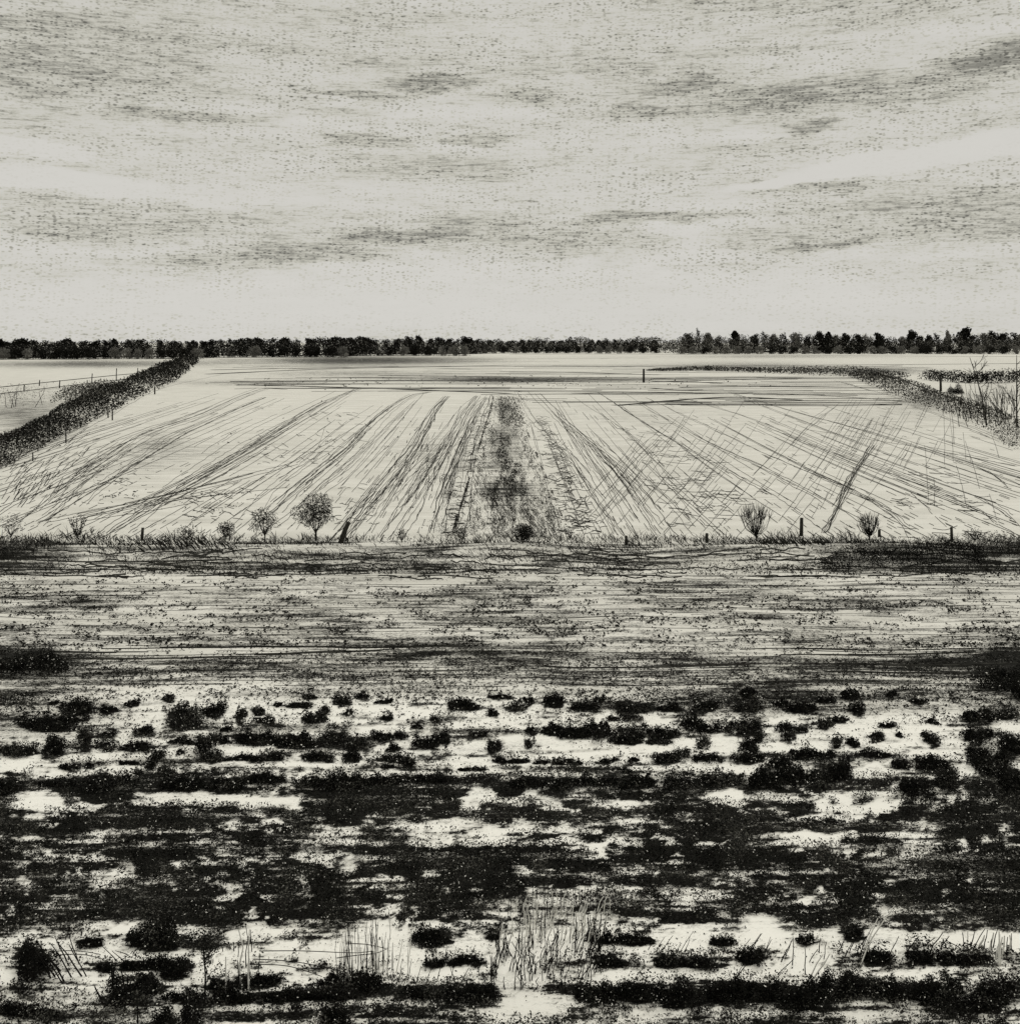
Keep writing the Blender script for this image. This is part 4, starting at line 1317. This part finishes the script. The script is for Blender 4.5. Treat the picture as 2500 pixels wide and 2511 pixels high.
for (x, y0, y1, w, kind, grey) in ((1480, 72, 132, 40, 'round', True), (1515, 48, 132, 50, 'round', False), (1545, 62, 132, 36, 'tall', False), (1580, 66, 130, 40, 'round', False), (1610, 58, 128, 36, 'ragged', False), (1650, 40, 132, 26, 'tall', True),
                                   (1645, 76, 132, 36, 'round', True), (1716, 28, 132, 64, 'tall', False), (1745, 66, 132, 50, 'round', False), (1790, 60, 130, 50, 'round', True), (1820, 52, 130, 44, 'round', False), (1860, 58, 130, 56, 'round', False),
                                   (1900, 54, 116, 50, 'ragged', False), (1935, 60, 112, 50, 'round', True), (1970, 60, 112, 50, 'round', False), (1700, 108, 134, 50, 'bush', False), (1560, 100, 134, 60, 'bush', False)):
    R.append((CU + x / 2, 600 + y1 / 2, w / 2 * 1.4, (y1 - y0) / 2 * (.94 if kind == 'tall' else 1.04), kind, grey))
far_row(R + [(u_, 668.2, 26, 15, 'bush', rng.random() < .5) for u_ in np.arange(1700, 1960, 24)], 'trees at the right end of the far treeline', 'in the treeline above the right meadow')
hedge('hedge', [(-420, 679), (-80, 678), (200, 677), (500, 674), (760, 671), (920, 667.5)], [12.2, 12.2, 12, 12.2, 13.5, 13], [18, 18, 18, 18, 20, 18], 1.3, 46000, 'tall black hedge running along the foot of the far left wood', stems=0, mix=((0, .74), (1, .26)), mats=[M_BLACK, M_TREEG], rag=.5)
hedge('hedge', [(900, 666), (1080, 665), (1240, 665.5), (1330, 667), (1440, 666), (1560, 666), (1700, 666)], [14.5, 13.5, 16, 18, 17.5, 17, 16], [16, 16, 16, 16, 16, 16, 16], 1.3, 36000, 'dark ragged hedge under the middle and right of the far treeline', stems=0, mix=((0, .66), (1, .34)), rag=.6, mats=[M_TREE, M_TREEG])
hedge('hedge', [(1706, 666), (1790, 667), (1850, 667), (1930, 665), (2000, 664), (2350, 664)], [15, 16, 18, 18, 18, 16], [14, 14, 14, 14, 14, 14], 1.3, 26000, 'dark ragged hedge beneath the tallest black tree at the right', stems=0, mix=((0, .66), (1, .34)), rag=.6, mats=[M_TREE, M_TREEG])


# ---------------------------------------------------------------- reeds, canes and dead stems at the bottom
def stem_px(mb, base, top, r=.010, mi=0, wob=.02):
    """a stem whose foot and tip are seen at these places; it stands where its foot meets the ground"""
    x, y = g(*base)
    z = float(zt(x, y))
    px = y / F
    dx = (top[0] - base[0]) * px
    h = (base[1] - top[1]) * px
    dy = rng.normal() * .06
    pts = [np.array([x, y, z - .03])]
    for f in (.33, .66, 1):
        pts.append(np.array([x + dx * f + rng.normal() * wob * h, y + dy * f, z + h * f]))
    mb.tube(pts, r * rng.uniform(.8, 1.2), r * .55, mi, 3)
    return pts


def stand(name, stems, label, r=.010, extra=(), mats=None, cat='reeds', group='stands of dead stems at the bottom', wob=.02, leaf=0):
    x, y = g(*stems[0][0])
    loc = (x, y, float(zt(x, y)))
    root = empty(name, loc)
    tag(root, label, cat, group)
    for b, t in stems:
        mb = MB()
        pts = stem_px(mb, b, t, r, 0, wob)
        if leaf:
            q = np.array([pts[1] + (pts[3] - pts[1]) * rng.random() + rng.normal(size=3) * .03 for _ in range(leaf)])
            mb.leaves(q, .035, 0)
        mb.build('stem', [M_BLACK], root, loc)
    for b, t in extra:
        mb = MB()
        stem_px(mb, b, t, r * 1.7, 0, .03)
        mb.build('pale_stem', [M_PALE], root, loc)


S = lambda cv, L: [(cv(*a), cv(*b)) for a, b in L]
stand('leaning_stems', S(z2, [((430, 485), (240, 195)), ((440, 470), (250, 230)), ((350, 450), (200, 230)), ((490, 440), (340, 230)), ((470, 360), (370, 180)), ((560, 430), (390, 190)), ((590, 430), (460, 220)), ((540, 350), (450, 190)), ((420, 400), (280, 240)), ((380, 440), (230, 260))]),
      'dark stems leaning left in a fan beside the big bottom left bush', .016, leaf=7)
stand('leaning_stems', S(z2, [((800, 325), (690, 220)), ((880, 285), (790, 240)), ((980, 420), (910, 360)), ((1020, 400), (970, 355)), ((850, 330), (760, 250)), ((1220, 440), (1080, 380))]), 'sparse dark twigs leaning left on the bare bottom patch', .010)
stand('dead_stalks', S(z2, [((765, 580), (760, 350)), ((770, 470), (775, 370)), ((850, 590), (838, 380)), ((856, 540), (866, 420)), ((700, 620), (640, 500)), ((930, 760), (905, 600)), ((830, 700), (860, 560))]), 'thick black upright stalks left of the small dark crowned tree', .022, leaf=16)
stand('reed_stand', S(z2, [((1400, 410), (1400, 330)), ((1505, 260), (1498, 215)), ((1580, 260), (1575, 205)), ((1605, 300), (1606, 210)), ((1660, 370), (1652, 95)), ((1698, 265), (1696, 110)), ((1610, 450), (1608, 310)), ((1540, 560), (1535, 430)), ((1565, 560), (1580, 420)), ((1640, 540), (1640, 440)),
                      ((1690, 530), (1690, 450)), ((1590, 500), (1600, 420)), ((1740, 400), (1740, 300))]), 'upright black reeds mixed with pale ones right of the small tree', .012,
      S(z2, [((1520, 560), (1520, 300)), ((1670, 560), (1668, 360)), ((1690, 470), (1690, 100)), ((1628, 480), (1626, 120))]))
L = []
for k in range(40):
    x = rng.uniform(620, 980)
    yb = rng.uniform(470, 620)
    L.append(((x, yb), (x + rng.normal() * 8, yb - rng.uniform(120, 330))))
stand('reed_stand', S(z3, L), 'tall fine upright reeds in the middle of the bottom strip', .008, S(z3, [((880, 560), (876, 230)), ((960, 600), (985, 110)), ((1020, 560), (1060, 350)), ((1100, 500), (1135, 160)), ((810, 480), (822, 230)), ((700, 600), (690, 480)), ((905, 650), (900, 420)), ((860, 540), (862, 300)), ((900, 600), (905, 250)), ((990, 640), (1000, 420)), ((1040, 640), (1060, 480)), ((930, 560), (940, 300)), ((760, 560), (765, 380)), ((1090, 620), (1110, 400))]))
stand('reed_stand', S(z3, [((970, 615), (972, 420)), ((980, 612), (1012, 350)), ((1015, 660), (1062, 530)), ((1100, 620), (1122, 480)), ((1147, 660), (1190, 535)), ((1215, 665), (1262, 505)), ((1297, 612), (1322, 515)), ((1420, 635), (1380, 515)), ((1380, 622), (1412, 535)), ((1460, 622), (1512, 525)),
                      ((1580, 590), (1572, 490)), ((1218, 560), (1218, 440)), ((1290, 450), (1292, 390)), ((1355, 450), (1362, 365)), ((1640, 620), (1600, 560)), ((1690, 620), (1700, 520))]), 'row of thin separate canes leaning right over the white bottom patch', .010)
L = []
for k in range(70):
    x, yb = rng.uniform(10, 330), rng.uniform(500, 820)
    L.append(((x, yb), (x + rng.uniform(-25, 25), yb - rng.uniform(60, 200))))
stand('reed_stand', S(z4, L), 'crooked dark stems at the left of the pale central reed patch', .013, wob=.07, leaf=2)
L = []
for k in range(75):
    x, yb = rng.uniform(330, 740), rng.uniform(460, 760)
    L.append(((x, yb), (x + rng.uniform(0, 60), yb - rng.uniform(60, 190))))
stand('reed_stand', S(z4, L), 'crooked dark stems leaning right in the pale central reed patch', .012, wob=.06, leaf=2)
L, E = [], []
for k in range(55):
    x, yb = rng.uniform(60, 820), rng.uniform(220, 520)
    L.append(((x, yb), (x + rng.uniform(-8, 20), yb - rng.uniform(50, 190))))
for k in range(70):
    x, yb = rng.uniform(60, 820), rng.uniform(300, 520)
    E.append(((x, yb), (x + rng.uniform(-10, 45), yb - rng.uniform(40, 170))))
stand('reed_stand', S(z4, L), 'thick stand of pale and black reeds behind the central gap', .010, S(z4, E), leaf=2)
stand('reed_stand', S(z4, [((1060, 540), (1110, 480)), ((1110, 560), (1180, 460)), ((1150, 560), (1230, 450)), ((1270, 560), (1370, 420)), ((1300, 580), (1350, 450)), ((1230, 600), (1290, 500)), ((1660, 720), (1740, 560)), ((1690, 560), (1750, 460)), ((1740, 580), (1830, 420)), ((1850, 560), (1890, 450))]),
      'fine slanting canes on the bottom strip below the wide fan shrub', .009)
stand('reed_stand', S(z5, [((0, 600), (160, 470)), ((80, 585), (180, 440)), ((200, 560), (240, 460)), ((310, 620), (400, 460)), ((280, 705), (400, 600)), ((10, 720), (100, 620)), ((390, 640), (400, 460)), ((478, 700), (480, 520)), ((500, 620), (560, 530)), ((340, 600), (385, 500)), ((570, 560), (585, 470)), ((600, 600), (620, 480))]),
      'dark slanting canes around a thick upright stalk on the bottom strip', .012, S(z5, [((480, 750), (600, 570)), ((520, 740), (640, 560))]))
stand('reed_stand', S(z5, [((740, 585), (800, 450)), ((770, 560), (830, 440)), ((820, 565), (880, 440)), ((840, 575), (925, 400)), ((860, 500), (890, 440)), ((1040, 582), (1110, 450)), ((1150, 560), (1210, 440)), ((700, 560), (740, 480))]),
      'close bunch of parallel canes beside a pale leaning blade', .011, S(z5, [((850, 595), (960, 330)), ((880, 580), (1060, 230)), ((845, 640), (900, 480))]))
stand('reed_stand', S(z5, [((1280, 505), (1335, 435)), ((1320, 540), (1402, 415)), ((1380, 530), (1450, 450)), ((1543, 540), (1538, 420)), ((1590, 530), (1622, 420)), ((1600, 540), (1695, 400)), ((1680, 525), (1702, 400)), ((1740, 520), (1772, 400)), ((1832, 560), (1832, 440)), ((1868, 540), (1868, 430)), ((1540, 530), (1440, 480)),
                      ((1510, 640), (1540, 580)), ((1735, 560), (1735, 470))]), 'canes leaning against the white gap at the right bottom edge', .014, S(z5, [((1780, 640), (1800, 420)), ((1760, 600), (1790, 430)), ((1800, 590), (1820, 440)), ((1850, 560), (1856, 430)), ((1720, 530), (1745, 420)), ((1640, 530), (1680, 430)), ((1570, 530), (1590, 430)), ((1790, 640), (1805, 450))]))


# bent horizontal canes
def cane(P, label, cv=z3, r=.010):
    Q = smooth(np.array([cv(*p) for p in P], float), 16)
    G = to_ground(Q)
    z = zt(G[:, 0], G[:, 1]) + .05 + .05 * np.sin(np.linspace(0, 3.1, 16))
    mb = MB()
    mb.tube(np.column_stack([G, z]), r, r * .7)
    tag(mb.build('bent_cane', M_BLACK, loc=(*G[8], 0)), label, 'cane', 'bent canes lying on the pale bottom strip')


cane([(100, 418), (350, 432), (600, 446), (760, 444), (865, 425)], 'longest bent cane lying level left of the fine upright reeds')
cane([(680, 375), (800, 392), (950, 410)], 'short cane crossing the top of the fine upright reeds')
cane([(620, 470), (760, 470), (880, 455), (960, 410)], 'curved cane bending upward through the fine upright reeds')
cane([(60, 505), (300, 540), (520, 600)], 'long cane sloping down across the pale ribbed ground')
cane([(60, 470), (350, 510), (700, 580)], 'second cane sloping down across the pale ribbed ground')
cane([(340, 288), (560, 296), (680, 300)], 'upper level cane behind the left leaning stems', z2)
cane([(380, 312), (560, 318), (700, 330)], 'lower level cane behind the left leaning stems', z2)

# small dark crowned tree on the bottom strip
x, y = g(*z2(1382, 575))
px = y / F
root = empty('small_tree', (x, y, float(zt(x, y))))
tag(root, 'small dark crowned tree on a thin stem in the bottom left', 'tree')
t = MB()
hh = 285 * .28 * px
t.tube([(0, 0, -.05), (.01, 0, hh * .5), (-.02, 0, hh * 1.2)], .02, .012, 0, 5)
for k in range(6):
    a = k * 1.05
    t.tube([(0, 0, hh * (.75 + .06 * k)), (math.cos(a) * .12, math.sin(a) * .12, hh * (1 + .06 * k)), (math.cos(a) * .22, math.sin(a) * .2, hh * (1.1 + .07 * k))], .008, .004)
t.build('trunk', M_BLACK, root)
c = MB()
for k in range(12):
    q = rng.normal(size=(95, 3))
    q /= np.linalg.norm(q, axis=1)[:, None]
    q *= rng.random((95, 1)) ** .5 * .13
    c.leaves(q + np.array([rng.uniform(-.27, .24), rng.uniform(-.2, .2), hh * 1.18 + rng.uniform(-.2, .22)]), .035, 0)
c.build('crown', [M_BLACK], root)


# ---------------------------------------------------------------- sky: streaky thin overcast
def build_world():
    w = bpy.data.worlds.new('World')
    bpy.context.scene.world = w
    w.use_nodes = True
    nt = w.node_tree
    clear_links(nt)
    N, L = nt.nodes, nt.links

    def mth(op, a, b=None, c=None):
        n = N.new('ShaderNodeMath')
        n.operation = op
        for i, q in enumerate((a, b, c)):
            if q is None:
                continue
            if isinstance(q, (int, float)):
                n.inputs[i].default_value = q
            else:
                L.new(q, n.inputs[i])
        return n.outputs[0]

    def rng_(x, a, b, c, d, t='SMOOTHSTEP'):
        n = N.new('ShaderNodeMapRange')
        n.interpolation_type = t
        L.new(x, n.inputs['Value'])
        for k, q in zip(('From Min', 'From Max', 'To Min', 'To Max'), (a, b, c, d)):
            n.inputs[k].default_value = q
        return n.outputs[0]

    tc = N.new('ShaderNodeTexCoord')
    sp = N.new('ShaderNodeSeparateXYZ')
    L.new(tc.outputs['Generated'], sp.inputs[0])
    hyp = mth('SQRT', mth('ADD', mth('MULTIPLY', sp.outputs[0], sp.outputs[0]), mth('MULTIPLY', sp.outputs[1], sp.outputs[1])))
    az = mth('ARCTAN2', sp.outputs[0], sp.outputs[1])
    el = mth('ARCTAN2', sp.outputs[2], hyp)
    cb = N.new('ShaderNodeCombineXYZ')
    L.new(az, cb.inputs[0])
    L.new(el, cb.inputs[1])

    def noise(sx, sy, detail=4, rough=.6, off=0):
        mp = N.new('ShaderNodeMapping')
        mp.inputs['Scale'].default_value = (sx, sy, 1)
        mp.inputs['Location'].default_value = (off, off * .7, off)
        L.new(cb.outputs[0], mp.inputs['Vector'])
        n = N.new('ShaderNodeTexNoise')
        n.inputs['Scale'].default_value = 1
        n.inputs['Detail'].default_value = detail
        n.inputs['Roughness'].default_value = rough
        L.new(mp.outputs[0], n.inputs['Vector'])
        return n.outputs['Fac'], mp

    # warp the cloud plan a little so patch outlines are ragged
    wn, _ = noise(14, 60, 4, .65, 3)
    wx, _ = noise(9, 40, 4, .65, 11)
    az2 = mth('ADD', az, mth('MULTIPLY', mth('SUBTRACT', wx, .5), .12))
    el2 = mth('ADD', el, mth('MULTIPLY', mth('SUBTRACT', wn, .5), .020))
    cw = N.new('ShaderNodeCombineXYZ')
    L.new(az2, cw.inputs[0])
    L.new(el2, cw.inputs[1])

    def patch(u, v, wu, hv, tilt=0., e0=.25, e1=1.25):
        mp = N.new('ShaderNodeMapping')
        mp.vector_type = 'TEXTURE'
        mp.inputs['Location'].default_value = (math.atan((u - CU) / F), math.atan((HOR - v) / F), 0)
        mp.inputs['Rotation'].default_value = (0, 0, tilt)
        mp.inputs['Scale'].default_value = (wu / F, hv / F, 1)
        L.new(cw.outputs[0], mp.inputs['Vector'])
        ln = N.new('ShaderNodeVectorMath')
        ln.operation = 'LENGTH'
        L.new(mp.outputs[0], ln.inputs[0])
        return rng_(ln.outputs['Value'], e0, e1, 1., 0.)

    dark = None
    for u, v, wu, hv, s, ti in ((800, 160, 110, 24, .55, 0), (1000, 180, 80, 22, .4, 0), (690, 182, 140, 9, .5, .02), (640, 215, 120, 12, .3, 0), (1290, 170, 150, 20, .55, 0), (1540, 195, 230, 40, .42, .1), (1905, 150, 130, 34, .8, .25), (1780, 195, 160, 26, .4, .15),
                            (160, 130, 320, 110, .32, 0), (60, 205, 130, 26, .45, 0), (330, 235, 180, 20, .4, 0), (690, 268, 90, 14, .45, 0), (870, 265, 120, 12, .45, .05), (820, 315, 220, 40, .25, 0), (1540, 255, 90, 14, .5, .2), (1230, 215, 120, 22, .35, 0),
                            (560, 478, 200, 26, .6, .03), (780, 445, 200, 20, .5, .06), (930, 440, 160, 40, .4, 0), (1080, 450, 200, 40, .4, 0), (1240, 412, 220, 13, .5, .05), (1560, 470, 140, 14, .55, .12), (1700, 420, 330, 70, .32, .05), (1880, 430, 160, 70, .4, .1),
                            (200, 440, 360, 50, .36, -.03), (90, 455, 130, 14, .45, 0), (420, 500, 170, 16, .4, 0), (1580, 365, 220, 10, .35, .06), (1460, 455, 200, 40, .28, 0), (1560, 25, 420, 60, .22, 0), (620, 120, 420, 90, .16, 0), (1200, 120, 300, 70, .16, 0), (1850, 560, 220, 50, .18, 0)):
        q = mth('MULTIPLY', patch(u, v, wu, hv, ti * .45), s)
        dark = q if dark is None else mth('MAXIMUM', dark, q)
    dark = mth('MULTIPLY', dark, 1.15)
    light = None
    for u, v, wu, hv, s, ti in ((1770, 315, 330, 24, 1., .12), (1560, 345, 220, 11, 1, .1), (1900, 302, 200, 24, 1, .06), (60, 360, 260, 26, .9, -.06), (20, 308, 150, 17, .9, -.1), (480, 384, 330, 20, .75, -.02), (760, 355, 150, 22, .6, 0), (960, 212, 70, 16, .7, 0),
                            (1260, 435, 50, 12, .8, 0), (1000, 580, 1700, 62, .8, 0)):
        q = mth('MULTIPLY', patch(u, v, wu, hv, ti, *((.72, 1.06) if s > .75 and wu < 1000 else (.25, 1.25))), s)
        light = q if light is None else mth('MAXIMUM', light, q)

    streak, _ = noise(26, 420, 4, .65, 5)
    streak2, _ = noise(60, 900, 3, .6, 8)
    cloudn, _ = noise(3.2, 44, 5, .6, 21)
    # scattered dark flecks, drawn out sideways
    def flecks(sx, sy, r0, r1, off):
        mp = N.new('ShaderNodeMapping')
        mp.inputs['Scale'].default_value = (sx, sy, 1)
        mp.inputs['Location'].default_value = (off, off, 0)
        mp.inputs['Rotation'].default_value = (0, 0, .03)
        L.new(cb.outputs[0], mp.inputs['Vector'])
        v = N.new('ShaderNodeTexVoronoi')
        v.voronoi_dimensions = '2D'
        v.inputs['Scale'].default_value = 1
        L.new(mp.outputs[0], v.inputs['Vector'])
        sel = N.new('ShaderNodeSeparateColor')
        L.new(v.outputs['Color'], sel.inputs[0])
        return mth('MULTIPLY', rng_(v.outputs['Distance'], r0, r1, 1, 0), rng_(sel.outputs[0], .45, .75, 0, 1))

    fl = mth('MAXIMUM', flecks(95, 230, .08, .22, 0), mth('MAXIMUM', mth('MULTIPLY', flecks(160, 330, .10, .28, 4), .9), mth('MULTIPLY', flecks(260, 520, .12, .34, 9), .7)))
    fgate, _ = noise(13, 45, 5, .65, 33)
    grain, _ = noise(120, 400, 4, .75, 13)
    blot, _ = noise(26, 95, 5, .7, 43)
    base = mth('ADD', mth('MULTIPLY', dark, 1.0), mth('ADD', mth('MULTIPLY', mth('SUBTRACT', cloudn, .45), 1.1), mth('ADD', mth('MULTIPLY', rng_(el, .07, .13, .12, .26), 1.0), mth('MULTIPLY', mth('SUBTRACT', blot, .5), 1.1))))
    base = mth('MAXIMUM', mth('MULTIPLY', mth('MAXIMUM', base, .04), mth('SUBTRACT', 1, mth('MULTIPLY', light, .80))), 0)
    nn = mth('ADD', mth('MULTIPLY', streak, .34), mth('ADD', mth('MULTIPLY', streak2, .30), mth('MULTIPLY', grain, .36)))
    spk = rng_(mth('ADD', mth('MULTIPLY', base, .75), mth('MULTIPLY', mth('SUBTRACT', nn, .5), 4.6)), .28, 1.0, 0, 1)
    tone_ = mth('ADD', mth('MULTIPLY', mth('MINIMUM', base, 1.0), .27), mth('MULTIPLY', spk, mth('MINIMUM', mth('MULTIPLY', base, 1.6), .62)))
    fmask = mth('MULTIPLY', mth('ADD', rng_(fgate, .38, .60, .12, .95), mth('MULTIPLY', dark, .8)), mth('SUBTRACT', 1, mth('MULTIPLY', light, .92)))
    tone_ = mth('ADD', tone_, mth('MULTIPLY', mth('MULTIPLY', fl, mth('MINIMUM', fmask, 1.0)), .68))
    rad = mth('MULTIPLY', .665, mth('SUBTRACT', 1.0, mth('MULTIPLY', mth('MINIMUM', tone_, 1.1), .72)))
    # overcast: brighter towards the zenith (above everything the picture holds)
    zen = rng_(el, .34, 1.2, 1., 2.0)
    rad = mth('MULTIPLY', rad, zen)
    # keep cloud texture to the upper half
    col = N.new('ShaderNodeCombineColor')
    L.new(rad, col.inputs[0])
    L.new(mth('MULTIPLY', rad, .978), col.inputs[1])
    L.new(mth('MULTIPLY', rad, rng_(tone_, .0, .30, .915, .845)), col.inputs[2])
    bg = N.new('ShaderNodeBackground')
    L.new(col.outputs[0], bg.inputs['Color'])
    bg.inputs['Strength'].default_value = 1.0
    # the clear sky above the cloud sheet, let through faintly
    sky = N.new('ShaderNodeTexSky')
    sky.sky_type = 'NISHITA'
    sky.sun_disc = False
    sky.sun_elevation = math.radians(48)
    sky.sun_rotation = math.radians(140)
    bw = N.new('ShaderNodeRGBToBW')
    L.new(sky.outputs[0], bw.inputs[0])
    bg2 = N.new('ShaderNodeBackground')
    L.new(bw.outputs[0], bg2.inputs['Color'])
    bg2.inputs['Strength'].default_value = .08
    mx = N.new('ShaderNodeMixShader')
    mx.inputs[0].default_value = .06
    L.new(bg.outputs[0], mx.inputs[1])
    L.new(bg2.outputs[0], mx.inputs[2])
    out = N.new('ShaderNodeOutputWorld')
    L.new(mx.outputs[0], out.inputs['Surface'])
    w.cycles.sampling_method = 'MANUAL'
    w.cycles.sample_map_resolution = 256


build_world()
sun = bpy.data.lights.new('sun', 'SUN')
sun.energy = 1.0
sun.angle = math.radians(14)
sun.color = (1, .98, .94)
so = bpy.data.objects.new('sun', sun)
C.objects.link(so)
so.rotation_euler = (math.radians(42), 0, math.radians(140 - 180 + 180))

cam = bpy.data.cameras.new('camera')
cam.sensor_fit = 'VERTICAL'
cam.sensor_height = 36
cam.sensor_width = 36
cam.lens = 36 * F / 1932
cam.shift_y = -(966 - HOR) / 1932
cam.clip_start = .1
cam.clip_end = 30000
co = bpy.data.objects.new('camera', cam)
C.objects.link(co)
co.location = (0, 0, H)
co.rotation_euler = (math.radians(90), 0, 0)
sc = bpy.context.scene
sc.camera = co
sc.render.resolution_x, sc.render.resolution_y = 1019, 1024
sc.view_settings.view_transform = 'Standard'
sc.view_settings.look = 'None'
sc.view_settings.exposure = 0
sc.view_settings.gamma = 1
sc.cycles.max_bounces = 4
sc.cycles.diffuse_bounces = 2
sc.render.engine = 'CYCLES'
